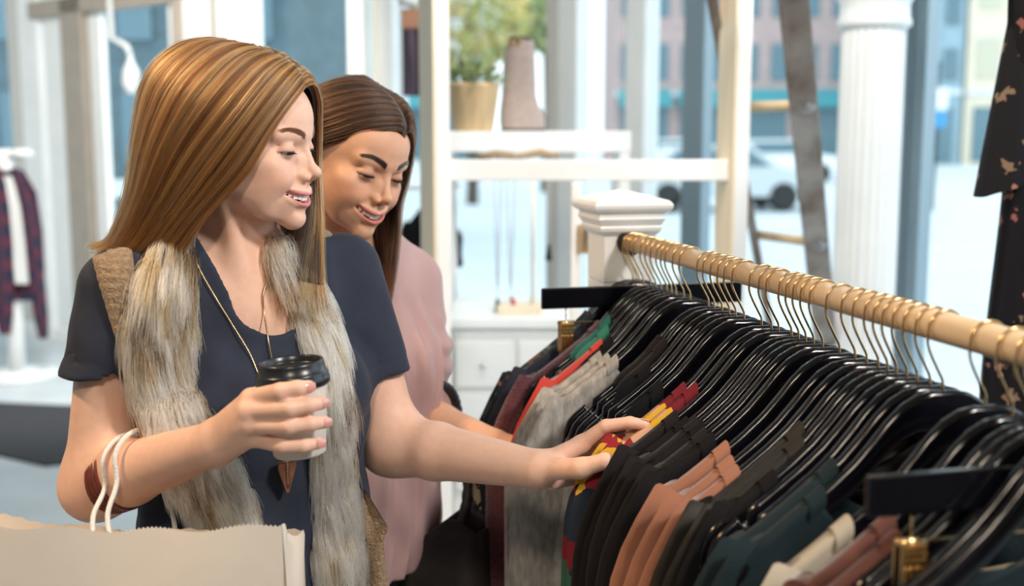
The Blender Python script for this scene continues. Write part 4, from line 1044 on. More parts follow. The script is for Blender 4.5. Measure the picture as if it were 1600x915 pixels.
def b_handL(p):
    w = A(bW_L); q = LHp; d = None
    for k, r in (('IM', .0125), ('MM', .0125), ('RM', .012), ('PM', .011)):
        e = s_cap(p, w+(A(q[k])-w)*.12, A(q[k]), .0165, r); d = e if d is None else smin(d, e, .010)
    d = smin(d, s_cap(p, w+(A(q['TM'])-w)*.15, A(q['TM']), .0165, .0135), .010)
    d = smin(d, s_cap(p, A(W(862, 752, 1.60)), A(W(892, 746, 1.625)), .012, .011), .010)
    d = smin(d, s_chain(p, [A(q['TM']), A(q['TI']), A(q['TT'])], [.0128, .0112, .0090], .003), .008)
    d = smin(d, s_chain(p, [A(q['IM']), A(q['IP']), A(q['ID']), A(q['IT'])], [.0115, .0098, .0085, .0072], .003), .007)
    d = smin(d, s_chain(p, [A(q['MM']), A(q['MP']), A(q['MD']), A(q['MT'])], [.0115, .0098, .0085, .0072], .003), .006)
    d = smin(d, s_chain(p, [A(q['RM']), A(q['RP']), A(q['RT'])], [.011, .0092, .0072], .003), .006)
    return smin(d, s_chain(p, [A(q['PM']), A(q['PP']), A(q['PT'])], [.010, .008, .0066], .003), .006)
def torso(p, C, R, hip, s=1.0, bust=1.0, inf=0.0):
    """upright torso: C shoulder centre, R frame (across, out, up), hip centre"""
    C = A(C); up = A([0, 0, 1]); q = (p-C) @ R
    hz = float(hip[2]-C[2]); dx = float((A(hip)-C) @ R[:, 0]); dn = float((A(hip)-C) @ R[:, 1])
    def at(z, a, o=0): return (dx*z/hz+a, dn*z/hz+o, z)
    d = s_ell(q, at(-.10, 0, -.01), (.150*s+inf, .098*s+inf, .17+inf))
    d = smin(d, s_ell(q, at(-.26, 0, 0), (.128*s+inf, .088*s+inf, .16+inf)), .06)
    d = smin(d, s_ell(q, at(hz, 0, -.01), (.165*s+inf, .115*s+inf, .15+inf)), .10)
    sh = s_cap(q, (-.135*s, -.02, -.026), (.135*s, -.02, -.026), .042+inf, .042+inf); d = smin(d, sh, .06)
    d = smin(d, s_cap(q, (-.08*s, -.025, .014), (.08*s, -.025, .014), .038+inf, .038+inf), .05)
    qq = q.copy(); qq[:, 0] = np.abs(qq[:, 0]-dx*(-.165)/hz)
    d = smin(d, s_ell(qq, (.068*s, .068*s+.0, -.165), (.062+inf, .052*bust+inf, .062+inf)), .05)
    return d
def b_neck(p):
    a = B_H @ Vector((-2.2, 0, -5.0)); b = bNK
    d = s_cap(p, A(a), A(b), .051, .054)
    for s in (-1, 1):                                              # sterno-mastoid cords
        d = smin(d, s_cap(p, A(B_H @ Vector((-1.0, s*5.0, -4.5))), A(bC+bN*.048+bU*(s*.014)+Vector((0, 0, -.035))), .011, .008), .022)
    for s in (-1, 1): d = smin(d, s_cap(p, A(bC+bN*.048+bU*(s*.02)+Vector((0, 0, -.04))), A(bC+bU*(s*.13)+Vector((0, 0, .018))), .010, .012), .028)   # collar bones
    return d
def b_armR(p):
    d = s_cap(p, A(bS_R), A(bE_R), .046, .040)
    m = bE_R.lerp(bW_R, .30)
    return smin(d, s_chain(p, [A(bE_R), A(m), A(bW_R)], [.039, .0405, .0255], .01), .035)
def b_armL(p):
    d = s_cap(p, A(bS_L), A(bE_L), .046, .042)
    m = bE_L.lerp(bW_L, .32)
    return smin(d, s_chain(p, [A(bE_L), A(m), A(bW_L)], [.041, .0415, .0265], .01), .04)
def box_of(pts, m):
    P = np.array([list(v) for v in pts], f32); return P.min(0)-m, P.max(0)+m
hcB = B_H @ Vector((0, 0, 0)); HB = (np.array(hcB, f32)-.14, np.array(hcB, f32)+.14)
RHB = box_of([v for g in RH for v in g]+[bW_R, W(425, 600, 1.44)], .035); LHB = box_of(list(LHp.values())+[bW_L], .04)
def b_body(p):
    d = torso(p, bC, bFrame, bHIP)
    d = smin(d, b_armR(p), .03); d = smin(d, b_armL(p), .03)
    h = bbox_eval(p, HB[0], HB[1], lambda q: head_sdf(to_local(q, B_Hi), BLONDE)*.01)
    n = b_neck(p); d = smin(d, n, .045)
    d = smin(d, h, .012)
    d = smin(d, bbox_eval(p, RHB[0], RHB[1], b_handR), .012)
    return smin(d, bbox_eval(p, LHB[0], LHB[1], b_handL), .014)
def skin_cols(V, Mi, o, skin, lip, brow):
    c = np.tile(np.array(skin, f32), (len(V), 1)); L = to_local(V, Mi); m = (np.abs(L) < 15).all(1)
    c[m] = head_cols(L[m], o, skin, lip, brow); return c
def person(name, label, fn, axes, Mi, o, skin, lip, brow):
    V, Q = surface(fn, *axes); V = relax(V, Q, 1, .4); me = fast_mesh(name, V, Q); set_col(me, skin_cols(V, Mi, o, skin, lip, brow))
    return link(name, me, None, M_SKIN, label=label, cat='person')
blonde = person('person', 'woman with long fair hair, navy tee and fur vest holding a coffee cup', b_body,
    (axis(-.62, .27, .0034, [(HB[0][0]+.03, HB[1][0], .0016), (RHB[0][0], RHB[1][0], .0022), (LHB[0][0], LHB[1][0], .0022)]),
     axis(1.26, 1.92, .0034, [(HB[0][1]+.03, HB[1][1]-.03, .0016), (RHB[0][1], RHB[1][1], .0022)]),
     axis(.80, 1.74, .0034, [(HB[0][2]+.02, HB[1][2]-.05, .0016), (RHB[0][2], RHB[1][2], .0022), (LHB[0][2], LHB[1][2], .0022)])), B_Hi, BLONDE, SKIN1, (.68, .22, .23), (.10, .045, .02))
head_bits(blonde, BLONDE, B_H, EYEM)
for k in range(4): nail('fingernail', blonde, RH[3][k], RH[2][k], Vector((.25, -1, .15)), M_NAIL)
nail('fingernail', blonde, LHp['TT'], LHp['TI'], (-.1, -.5, .9), M_NAIL, .0070)
nail('fingernail', blonde, LHp['IT'], LHp['ID'], (0, .2, 1), M_NAIL)

# clothes -----------------------------------------------------------
M_TEE = mat('navy_tee_jersey', (.032, .039, .064), .85, spec=.25, noise=.15, nscale=25, bump=.08, bscale=500, sheen=.10)
def frame_sdf(p, C, R): return (p-A(C)) @ R
def b_tee(p):
    q = frame_sdf(p, bC, bFrame)
    d = torso(p, bC, bFrame, bHIP, inf=.013)
    hang_ = s_ell(q, (.012, .012, -.36), (.158, .120, .30)); d = smin(d, hang_, .06)
    for S, E, r0, r1, t in ((bS_R, bE_R, .054, .060, .44), (bS_L, bE_L, .052, .056, .62)):
        e = s_cap(p, A(S), A(S.lerp(E, t)), r0, r1)
        ax = A((E-S).normalized()); cut = (p-A(S.lerp(E, t))) @ ax - .002
        e = np.maximum(e, cut)
        inner = s_cap(p, A(S.lerp(E, t*.8)), A(E), r1-.010, r1-.009); e = smax(e, -inner, .003)
        hem = np.abs((p-A(S.lerp(E, t))) @ ax + .020); e = e + .0012*np.exp(-(hem/.0022)**2)
        d = smin(d, e, .03)
    f = (np.sin(q[:, 0]*70+q[:, 2]*58+3*np.sin(q[:, 2]*13))*.5 + np.sin(q[:, 0]*115-q[:, 2]*52+2*np.sin(q[:, 0]*17))*.4 + np.sin(q[:, 2]*88+q[:, 1]*60+2*np.sin(q[:, 0]*21))*.3)
    d = d + .0036*f*np.clip((-.02-q[:, 2])/.08, .25, 1)
    # neckline
    nk = s_ecap(p, A(bC+bN*.02+Vector((0, 0, .12))), A(bC+bN*.070+Vector((0, 0, -.018))), .086, .056, A(bN), .85)
    rim = np.abs(nk-.006); d = d - .0022*np.exp(-(rim/.006)**2)
    d = smax(d, -nk, .004)
    return smax(d, -(p[:, 2]-.86), .01)
tee_ax = (axis(-.66, -.08, .0042), axis(1.36, 1.92, .0042), axis(.84, 1.52, .0042))
V, Q = surface(b_tee, *tee_ax); V = relax(V, Q, 1, .4); link('tee_shirt', fast_mesh('tee_shirt', V, Q), blonde, M_TEE, label='navy short-sleeved tee')

# trousers and shoes (mostly below the frame)
M_TROU = mat('dark_trousers', (.02, .022, .03), .8); M_SHOE = mat('dark_shoe_leather', (.03, .02, .016), .4)
def legs(par, hip, R, name='trousers'):
    a = A(hip)
    def fn(p):
        q = (p-a) @ R; q[:, 0] = np.abs(q[:, 0])
        d = s_chain(q, [(.085, 0, -.02), (.09, .015, -.44), (.095, -.02, -.84)], [.098, .064, .052], .03)
        return smax(smin(d, s_ell(q, (0, -.01, 0), (.172, .122, .12)), .05), q[:, 2]-.06, .01)
    V, Q = surface(fn, axis(hip[0]-.24, hip[0]+.24, .011), axis(hip[1]-.24, hip[1]+.24, .011), axis(.03, hip[2]+.12, .011))
    link(name, fast_mesh(name, V, Q), par, M_TROU)
    for s in (-1, 1):
        def fs(p):
            q = (p-a) @ R; q[:, 0] = np.abs(q[:, 0]-s*.097)
            d = s_cap(q, (0, -.02, -hip[2]+.045), (0, .13, -hip[2]+.034), .045, .036); return smax(d, -(q[:, 2]+hip[2]-.001), .004)
        V, Q = surface(fs, axis(hip[0]-.34, hip[0]+.34, .009), axis(hip[1]-.34, hip[1]+.34, .009), axis(-.012, .13, .009), st=4); link('shoe', fast_mesh('shoe', V, Q), par, M_SHOE)
legs(blonde, tuple(bHIP), bFrame)
# ------------------------------------------------------------------ hair, fur
def hair_mat(name, rough=.28, radial=.45, attr='Col'):
    m = bpy.data.materials.new(name); m.use_nodes = True; nt = m.node_tree; nt.nodes.clear()
    o = nt.nodes.new('ShaderNodeOutputMaterial'); h = nt.nodes.new('ShaderNodeBsdfHairPrincipled'); h.parametrization = 'COLOR'
    h.inputs['Roughness'].default_value = rough; h.inputs['Radial Roughness'].default_value = radial
    a = nt.nodes.new('ShaderNodeAttribute'); a.attribute_name = attr; nt.links.new(a.outputs['Color'], h.inputs['Color']); nt.links.new(h.outputs[0], o.inputs[0]); return m
M_HAIR = hair_mat('hair_strand'); M_FUR = hair_mat('fur_strand', .55, .7)
def curves_obj(name, P, R, C, m, parent, **k):
    """P (n, k, 3) strand points, R (k,) radii, C (n, k, 3) colours"""
    n, q = P.shape[:2]; hc = bpy.data.hair_curves.new(name); hc.add_curves([q]*n)
    hc.points.foreach_set('position', P.astype(f32).ravel())
    ra = hc.attributes.get('radius') or hc.attributes.new('radius', 'FLOAT', 'POINT'); ra.data.foreach_set('value', np.tile(R, n).astype(f32))
    ca = hc.attributes.new('Col', 'FLOAT_COLOR', 'POINT'); cc = np.ones((n*q, 4), f32); cc[:, :3] = C.reshape(-1, 3); ca.data.foreach_set('color', cc.ravel())
    return link(name, hc, parent, m, **k)
def cr(P, n):
    """Catmull-Rom resampling of points (m, 3) to n"""
    P = np.asarray(P, f32); m = len(P); t = np.linspace(0, m-1-1e-4, n); i = t.astype(int); f = (t-i)[:, None]
    g = lambda k: P[np.clip(k, 0, m-1)]
    p0, p1, p2, p3 = g(i-1), g(i), g(i+1), g(i+2)
    return .5*(2*p1+(p2-p0)*f+(2*p0-5*p1+4*p2-p3)*f*f+(3*p1-p0-3*p2+p3)*f**3)
def hair_sheet(guides, ns, nv):
    g = np.stack([cr(q, nv) for q in guides])                        # (guides, nv, 3)
    return np.stack([cr(g[:, j], ns) for j in range(nv)], 1)          # (ns, nv, 3)
def build_hair(par, M, guides, n, col_fn, seed, inset=.35, base_col=(.05, .025, .012), rad=.00026, nv=26, spread=.55, clump=26, ends=.5):
    rs = np.random.RandomState(seed); ns = 120
    S = hair_sheet(guides, ns, nv); Mn = np.array(M, f32)
    def tw(P): return P @ Mn[:3, :3].T + Mn[:3, 3]
    cen = np.array([-2, 0, 2], f32)
    # cap under the strands
    out = S-cen; nn = out/np.linalg.norm(out, axis=2, keepdims=True)
    cutb = 3; nvf = nv; nv = nv-cutb; base = (S - nn*inset)[:, :nv]; nn = nn[:, :nv]; th = .5
    V1 = tw(base.reshape(-1, 3)); V2 = tw((base-nn*th).reshape(-1, 3)); N = ns*nv
    i, j = np.meshgrid(np.arange(ns-1), np.arange(nv-1), indexing='ij'); a = (i*nv+j).ravel()
    Q1 = np.stack([a, a+nv, a+nv+1, a+1], 1); Q2 = Q1[:, ::-1]+N
    rim = [(k, k+1, k+1+N, k+N) for k in range(nv-1)]+[((ns-1)*nv+k+N, (ns-1)*nv+k+1+N, (ns-1)*nv+k+1, (ns-1)*nv+k) for k in range(nv-1)]
    rim += [(k*nv+N, (k+1)*nv+N, (k+1)*nv, k*nv) for k in range(ns-1)]+[(k*nv+nv-1, (k+1)*nv+nv-1, (k+1)*nv+nv-1+N, k*nv+nv-1+N) for k in range(ns-1)]
    h = link('hair', fast_mesh('hair', np.concatenate([V1, V2]), np.concatenate([Q1, Q2, np.array(rim)])), par, mat('hair_under', base_col, .6))
    nv = nvf
    # strands
    s = rs.uniform(0, 1, n); s = np.clip(s + .012*np.round(rs.normal(size=n)*1.2), 0, 1); f = s*(ns-1); i0 = np.minimum(f.astype(int), ns-2); fr = (f-i0)[:, None, None]
    P = S[i0]*(1-fr)+S[i0+1]*fr
    o = P-cen; nrm = o/np.linalg.norm(o, axis=2, keepdims=True)
    v = np.linspace(0, 1, nv)[None, :, None]
    cl = np.sin(s*clump*6.28+rs.uniform(0, 6))*.5+np.sin(s*clump*2.7*6.28+1)*.5
    off = (rs.uniform(-1, .55, n)**1)*spread*.55 + .28*cl*spread
    P = P + nrm*(off[:, None, None]*np.clip(v*5, .15, 1))
    w = rs.normal(size=(n, 1, 3))*np.array([.22, .22, .1]); P = P + w*v
    ph = rs.uniform(0, 6.28, (n, 1)); am = rs.uniform(0, .16, (n, 1)); vv = np.linspace(0, 1, nv)[None, :]
    tang = np.gradient(P, axis=1); side = np.cross(tang, nrm); side /= np.linalg.norm(side, axis=2, keepdims=True)+1e-6
    P = P + side*(am*np.sin(vv*rs.uniform(3, 9, (n, 1))+ph)*vv)[:, :, None]*1.6 + side*(.20*np.sin(s*300)[:, None]*vv)[:, :, None]
    cut = rs.uniform(1-ends*.35, 1, n)                                # uneven ends
    t = np.linspace(0, 1, nv)[None, :]*cut[:, None]*(nv-1); k0 = np.minimum(t.astype(int), nv-2); ft = (t-k0)[:, :, None]
    ar = np.arange(n)[:, None]; P = P[ar, k0]*(1-ft)+P[ar, k0+1]*ft
    # flyaways
    fl = rs.uniform(size=n) < .015; P[fl] += (nrm[fl]*v*rs.uniform(.2, 1.3, (fl.sum(), 1, 1)))
    R = rad*np.clip(1.1-np.linspace(0, 1, nv)**4*.7, .3, 1)
    curves_obj('hair_strands', tw(P.reshape(-1, 3)).reshape(n, nv, 3), R, col_fn(s, vv, rs, n, nv), M_HAIR, h)
    return h
def blend_cols(s, vv, rs, n, nv, dark, mid, light, pl=.3, freq=37):
    band = .5+.5*np.sin(s*freq*6.28+np.sin(s*11*6.28)*2); r = np.clip(rs.uniform(0, 1, n)*.6+band*.5-.05, 0, 1)[:, None, None]
    dark, mid, light = (np.array(c, f32) for c in (dark, mid, light))
    c = np.where(r < .5, dark+(mid-dark)*(r*2), mid+(light-mid)*np.clip((r*2-1)*pl*3, 0, 1))
    return (c*np.ones((n, nv, 1), f32)*(.8+.35*vv[:, :, None]))
gB = [
 [(7, -0.3, 7.2), (8.2, -1.2, 8), (7.7, -3.7, 5.9), (6.2, -5.9, 2.4), (3.8, -7.9, -3.3), (-0.8, -8.7, -8.84), (-3.8, -8.9, -13.8), (-6.8, -8.7, -16.2)],
 [(6, 0, 8.5), (7.2, -1.5, 10.2), (6.6, -4.8, 8), (4.4, -7.6, 3.2), (1.2, -9.2, -2.6), (-3.2, -9.8, -8.84), (-7.4, -9.8, -14.2), (-11, -9.4, -16.2)],
 [(4, 0, 9.6), (4.6, -1.6, 11.52), (3.2, -5.6, 9.8), (0.6, -8.8, 4.8), (-3.4, -10.2, -1.8), (-6.8, -10.5, -8.24), (-10.8, -10.2, -14.41), (-14.5, -9.6, -16.36)],
 [(0.5, 0, 10.6), (0.6, -1.6, 12.48), (-1.8, -5.6, 11.52), (-5, -9.2, 6.6), (-7.6, -10.6, -0.6), (-9.6, -10.6, -7.44), (-13, -9.6, -14.29), (-16.8, -8.4, -16.12)],
 [(-3, 0, 10.7), (-3.6, -1.2, 12.72), (-8, -3.6, 11.76), (-11.4, -6, 7.4), (-12.3, -7, 0.4), (-13, -7, -6.95), (-15.8, -6.4, -14.16), (-19.8, -5.4, -15.63)],
 [(-4, 0, 10.5), (-5, 0.4, 12.6), (-9.8, 0.5, 11.4), (-13, 0.6, 7), (-13.4, 0.6, 0), (-13.6, 0.8, -7.44), (-15.2, 1, -15.14), (-18, 1, -18.8)],
 [(-3, 0, 10.7), (-3.6, 1.2, 12.72), (-8, 4.6, 11.4), (-10.4, 7.4, 6.8), (-11.6, 8.4, 0), (-12.4, 8.4, -7.44), (-13, 8.2, -16.36), (-13.5, 8, -22.46)],
 [(2, 0, 10.4), (2.2, 2, 12.12), (1, 6.4, 10.6), (-0.6, 9, 4.4), (-1.4, 9.8, -2), (-1.4, 10, -8.92), (-0.4, 10.2, -17.58), (0.4, 10.4, -24.9)],
 [(6, 0, 8.5), (6.8, 1.8, 10), (6.6, 5.2, 7.6), (5.6, 7.6, 3), (5.2, 8.4, -2.6), (6.0, 5.4, -9.61), (5.8, 0, -16.6), (6.2, -1.4, -22.5)],
 [(7, 0.3, 7.2), (8.2, 1.4, 8.2), (8, 4.4, 6.2), (7.4, 6.6, 2.4), (7.2, 7.6, -3), (8.8, 5.8, -9.95), (11.8, .4, -17.2), (13.4, -.6, -22)],
]
build_hair(blonde, B_H, gB, 12000, lambda s, vv, rs, n, nv: blend_cols(s, vv, rs, n, nv, (.034, .011, .003), (.165, .056, .014), (.50, .235, .072), .9), 3, base_col=(.028, .012, .006), rad=.00028, ends=.8)

# faux fur front panels of the vest
def hitv(fn, X, Y_, t0=1.0, t1=2.2):
    u = (X-800)/FPX; v = (457.5-Y_)/FPX; r = np.stack([u, _cp+v*_sp, -_sp+v*_cp], 1).astype(f32); t = np.full(len(X), t0, f32); ok = np.ones(len(X), bool)
    for _ in range(70):
        p = r*t[:, None]; p[:, 2] += CAMH; d = fn(p); t = t+np.where(ok, np.maximum(d*.6, 0), 0); ok &= t < t1
        if not ok.any(): break
    p = r*t[:, None]; p[:, 2] += CAMH; return p, ok
FURL = [(292, 352, 24), (276, 392, 40), (258, 450, 56), (252, 520, 66), (262, 590, 66), (288, 660, 62), (318, 730, 58), (350, 800, 56), (380, 870, 50), (396, 940, 46)]
FURR = [(424, 350, 22), (440, 394, 34), (468, 450, 42), (500, 520, 42), (516, 590, 38), (520, 660, 36), (518, 730, 38), (522, 800, 44), (528, 870, 46), (530, 940, 44)]
def panel_nodes(sp):
    X = np.array([a for a, b, c in sp], f32); Yy = np.array([b for a, b, c in sp], f32); P, ok = hitv(b_tee, X, Yy); 
    Yok = P[:, 1][ok].mean(); P[~ok] = [list(W(x, y, Yok)) for x, y in zip(X[~ok], Yy[~ok])] if (~ok).any() else P[~ok]
    return P
def panel_fn(sp, P):
    cam0 = np.array([0, 0, CAMH], f32); C = [p + (cam0-p)/np.linalg.norm(cam0-p)*.004 for p in P]; r = [w/FPX*np.linalg.norm(p-cam0)*.86 for (a, b, w), p in zip(sp, P)]
    return lambda p: np.minimum.reduce([s_ecap(p, C[i], C[i+1], r[i], r[i+1], A(bN), .42) for i in range(len(C)-1)])
PL = panel_nodes(FURL); PR = panel_nodes(FURR)
PR[0] = A(W(424, 350, 1.66)); PR[1] = A(W(440, 394, 1.60)); PL[0] += A((0, .01, 0))
fnL = panel_fn(FURL, PL); fnR = panel_fn(FURR, PR)
M_FURB = mat('fur_backing', (.30, .25, .20), .95)
M_KNIT = mat('tan_rib_knit', (.42, .29, .175), .95, noise=.35, nscale=160, bump=.7, bscale=260, sheen=.3)
vest = empty('vest', parent=blonde, label='tan knit vest with shaggy faux fur front')
def vest_fn(p):
    q = frame_sdf(p, bC, bFrame)
    d = torso(p, bC, bFrame, bHIP, inf=.024)
    d = d + .0012*np.sin(q[:, 2]*420)*(np.abs(q[:, 0]) > .10)
    d = smax(d, np.abs(q[:, 0]+.004)-.168-.02*np.clip((-.1-q[:, 2])/.2, 0, 1), .012)
    for s in (-1, 1):
        d = smax(d, -s_ecap(q, (s*.215, -.015, -.03), (s*.215, -.01, -.16), .062, .055, (1, 0, 0), 1.0), .008)
    fr = np.maximum(np.abs(q[:, 0]-.02)-.150, -(q[:, 1]-.01)); d = smax(d, -fr, .01)
    nk = s_ecap(p, A(bC+bN*.0+Vector((0, 0, .12))), A(bC+bN*.05+Vector((0, 0, -.02))), .080, .07, A(bN), .9); d = smax(d, -nk, .006)
    return smax(d, -(p[:, 2]-.84), .01)
V, Q = surface(vest_fn, axis(-.66, -.12, .0045), axis(1.36, 1.92, .0045), axis(.82, 1.52, .0040)); link('knit_back', fast_mesh('knit_back', V, Q), vest, M_KNIT, label='tan ribbed knit')
def fur(name, sp, P, fn, n, seed, label):
    V, Q = surface(fn, axis(P[:, 0].min()-.09, P[:, 0].max()+.09, .006), axis(P[:, 1].min()-.09, P[:, 1].max()+.09, .006), axis(P[:, 2].min()-.05, P[:, 2].max()+.07, .006))
    b = link(name, fast_mesh(name, V, Q), vest, M_FURB, label=label)
    rs = np.random.RandomState(seed)
    nor = np.zeros((len(V), 3), f32); e1 = V[Q[:, 2]]-V[Q[:, 0]]; e2 = V[Q[:, 3]]-V[Q[:, 1]]; fnm = np.cross(e1, e2)
    for k in range(4): np.add.at(nor, Q[:, k], fnm)
    nor /= np.linalg.norm(nor, axis=1, keepdims=True)+1e-9
    toc = np.array([0, 0, CAMH], f32)-V; toc /= np.linalg.norm(toc, axis=1, keepdims=True)
    wgt = np.clip((nor*toc).sum(1)+.35, .02, 1); idx = rs.choice(len(V), n, p=wgt/wgt.sum())
    root = V[idx]+rs.normal(size=(n, 3)).astype(f32)*.002; nr = nor[idx]
    # flow: along the spine downwards
    zs = P[:, 2]; tan = np.gradient(P, axis=0); tan /= np.linalg.norm(tan, axis=1, keepdims=True)
    k = np.abs(root[:, None, 2]-zs[None]).argmin(1); flow = tan[k]+np.array([0, 0, -.35], f32); 
    clump = np.stack([vnoise(root, 90, s) for s in (1, 2, 3)], 1); flow = flow+clump*.30+rs.normal(size=(n, 3))*.13
    flow /= np.linalg.norm(flow, axis=1, keepdims=True)
    L = rs.uniform(.028, .068, n)[:, None]; q = 7; t = np.linspace(0, 1, q)
    lift = nr*(.55+rs.uniform(-.1, .35, n)[:, None])
    S = np.stack([root + L*(lift*(.55*a-.38*a*a) + flow*(.35*a+.65*a*a) + np.array([0, 0, -.10])*a*a) for a in t], 1)
    # clumping: tips lean towards the tip of the nearest clump centre
    nc = 520; cid = rs.choice(n, nc, replace=False); near = np.empty(n, int)
    for a in range(0, n, 2000): near[a:a+2000] = ((root[a:a+2000, None]-root[cid][None])**2).sum(2).argmin(1)
    cl_ = S[cid][near]; S = S+(cl_-S)*(.62*t**1.3)[None, :, None]*rs.uniform(.5, 1.1, n)[:, None, None]
    cpat = (vnoise(root, 30, seed+5)[cid]*.7+.5*vnoise(root, 90, seed+6)[cid]+rs.normal(size=nc)*.55)[near]
    pat = cpat+rs.normal(size=n)*.28+.16
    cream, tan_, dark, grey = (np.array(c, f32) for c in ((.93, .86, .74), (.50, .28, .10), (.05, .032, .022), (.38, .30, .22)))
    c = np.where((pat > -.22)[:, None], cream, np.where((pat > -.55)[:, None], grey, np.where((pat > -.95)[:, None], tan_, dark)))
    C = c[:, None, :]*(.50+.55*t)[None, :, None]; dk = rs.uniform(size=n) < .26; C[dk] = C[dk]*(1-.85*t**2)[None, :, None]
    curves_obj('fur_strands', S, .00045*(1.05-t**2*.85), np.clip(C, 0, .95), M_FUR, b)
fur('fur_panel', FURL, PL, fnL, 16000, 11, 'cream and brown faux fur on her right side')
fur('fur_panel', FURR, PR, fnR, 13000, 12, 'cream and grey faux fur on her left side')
# loose lower corner of the knit front
P = []
EDG = [(548, 735, 552, 742), (549, 765, 574, 775), (549, 795, 590, 800), (549, 825, 606, 826), (550, 850, 598, 850), (550, 885, 602, 885), (550, 930, 610, 930)]
for x0, y0, x1, y1 in EDG:
    row = []
    for a in np.linspace(0, 1, 8): row.append(W(x0+(x1-x0)*a, y0+(y1-y0)*a, 1.60+.03*a+.012*math.sin(a*7+y0*.02)))
    P.append(row)
m = MB(); m.grid(P); m.grid([[v+Vector((0, .008, 0)) for v in r] for r in P]); 
vf = m.build('knit_corner', M_KNIT, vest)

# ribbed knit band of the armhole, lying on the tee
rows = []
RIB = [(136, 386, 205), (140, 400, 208), (146, 420, 210), (153, 445, 208), (161, 470, 206), (170, 500, 206), (180, 530, 208), (188, 560, 212), (193, 590, 216), (196, 625, 220), (198, 660, 224)]
for x0, y, x1 in [tuple(np.array(RIB[i])*(1-f)+np.array(RIB[i+1])*f) for i in range(len(RIB)-1) for f in (0, .2, .4, .6, .8)]:
    xs_ = np.linspace(x0, x1, 12).astype(f32); p, ok = hitv(b_tee, xs_, np.full(12, y, f32)); 
    if not ok.all(): p[~ok] = p[ok].mean(0) if ok.any() else np.array(W(x0, y, 1.5), f32)
    rows.append(p)
rows = np.array(rows); cam0 = np.array([0, 0, CAMH], f32); dirs = cam0-rows; dirs /= np.linalg.norm(dirs, axis=2, keepdims=True)
prof = np.array([-.004, .007, .011, .012, .012, .012, .012, .012, .012, .012, .010, .002])[None, :, None]
rib = (.0016*np.sin(np.arange(len(rows))*2.1))[:, None, None]
top = rows+dirs*(prof+rib); m = MB(); m.grid([[Vector(v) for v in r] for r in top.tolist()]); m.build('armhole_band', M_KNIT, vest, label='ribbed tan knit armhole')

# eyebrows: short hairs rooted on the brow
def eyebrows(par, M, Ms, o, col, seed, n=330):
    rs = np.random.RandomState(seed); Mn = np.array(M, f32)
    for sgn in (-1, 1):
        t = rs.uniform(0, .84, n); ay = 1.15+4.1*t
        zb = 1.62+.95*np.sin(np.clip(t*1.12, 0, 1)**.9*PI*.62)-.75*np.clip(t-.62, 0, 1); th = (.40-.26*t)*o['brow']
        z = zb+th*rs.uniform(-.95, .75, n)
        def srf(ay, z):
            x = np.full(n, 11., f32)
            for _ in range(40): x = x-np.maximum(head_sdf(np.stack([x, ay, z], 1).astype(f32), o), 0)*.7
            return np.stack([x, ay, z], 1)
        L = rs.uniform(.45, .85, n); p0 = srf(ay, z); e = srf(ay+L*.9, z+L*(.42-.62*t)+rs.normal(size=n)*.05); mid = (p0+e)/2; mid[:, 0] = np.maximum(mid[:, 0], srf(mid[:, 1], mid[:, 2])[:, 0])
        up = np.array([1, .25, 0], f32); P = np.stack([p0, mid+up*.09, e+up*.07], 1); P[:, :, 1] *= sgn
        P = (P.reshape(-1, 3) @ Mn[:3, :3].T+Mn[:3, 3]).reshape(n, 3, 3)
        C = np.tile(np.array(col, f32), (n, 3, 1))*rs.uniform(.6, 1.3, (n, 1, 1))
        curves_obj('eyebrow', P, np.array([.00028, .00026, .0001]), C, M_HAIR, par)
eyebrows(blonde, B_H, 1, BLONDE, (.075, .030, .012), 21)
# ------------------------------------------------------------------ cup, necklace, bag, bracelets
M_PAPER = mat('white_paper_cup', (.86, .80, .74), .6, bump=.02, bscale=300); M_LID = mat('black_plastic_lid', (.012, .016, .022), .28)
ct = W(457, 588, 1.385); cb = W(469, 708, 1.385); ax_ = (ct-cb); ch = ax_.length; qz = ax_.normalized().to_track_quat('Z', 'Y').to_matrix()
cup = empty('coffee_cup', cb, label='white paper coffee cup with black lid in her right hand', cat='cup')
MB().lathe([(.0285, .004), (.030, 0), (.0315, .002), (.0405, ch-.004), (.0415, ch), (.040, ch)], M=qz, n=48).build('sleeve_body', M_PAPER, cup)
lid = MB().lathe([(.0425, ch-.010), (.0440, ch-.0085), (.0445, ch-.004), (.0438, ch-.001), (.0428, ch+.0005), (.0430, ch+.004), (.0418, ch+.006), (.0405, ch+.007), (.0390, ch+.0165), (.0385, ch+.019), (.0365, ch+.0197), (.0350, ch+.0185), (.0345, ch+.012), (.034, ch+.0105), (.001, ch+.0095)], M=qz, n=48).build('lid', M_LID, cup)

M_CHAIN = mat('antique_gold_chain', (.55, .38, .20), .3, metal=1); M_STONE = mat('brown_jasper', (.23, .10, .06), .35, noise=.5, nscale=60)
neck = empty('necklace', parent=None, loc=tuple(bC), label='long gold chain necklace with brown arrowhead pendant', cat='necklace')
def on_tee(px, py, off=.004):
    p, ok = hitv(lambda q: np.minimum(b_tee(q), smin(b_neck(q), torso(q, bC, bFrame, bHIP), .045)), np.array([px], f32), np.array([py], f32)); v = Vector(p[0].tolist()); return v+(Vector((0, 0, CAMH))-v).normalized()*off
def chain(pts, name='chain'):
    Q = cr(np.array([list(p) for p in pts]), 150); m = MB()
    m.tube([Vector(q)-bC for q in Q.tolist()], [.0014 if i % 2 else .0007 for i in range(150)], 6); m.build(name, M_CHAIN, neck)
chain([on_tee(302, 400), on_tee(318, 432), on_tee(340, 470), on_tee(366, 512), on_tee(392, 556), on_tee(412, 610), on_tee(430, 670), on_tee(446, 714)])
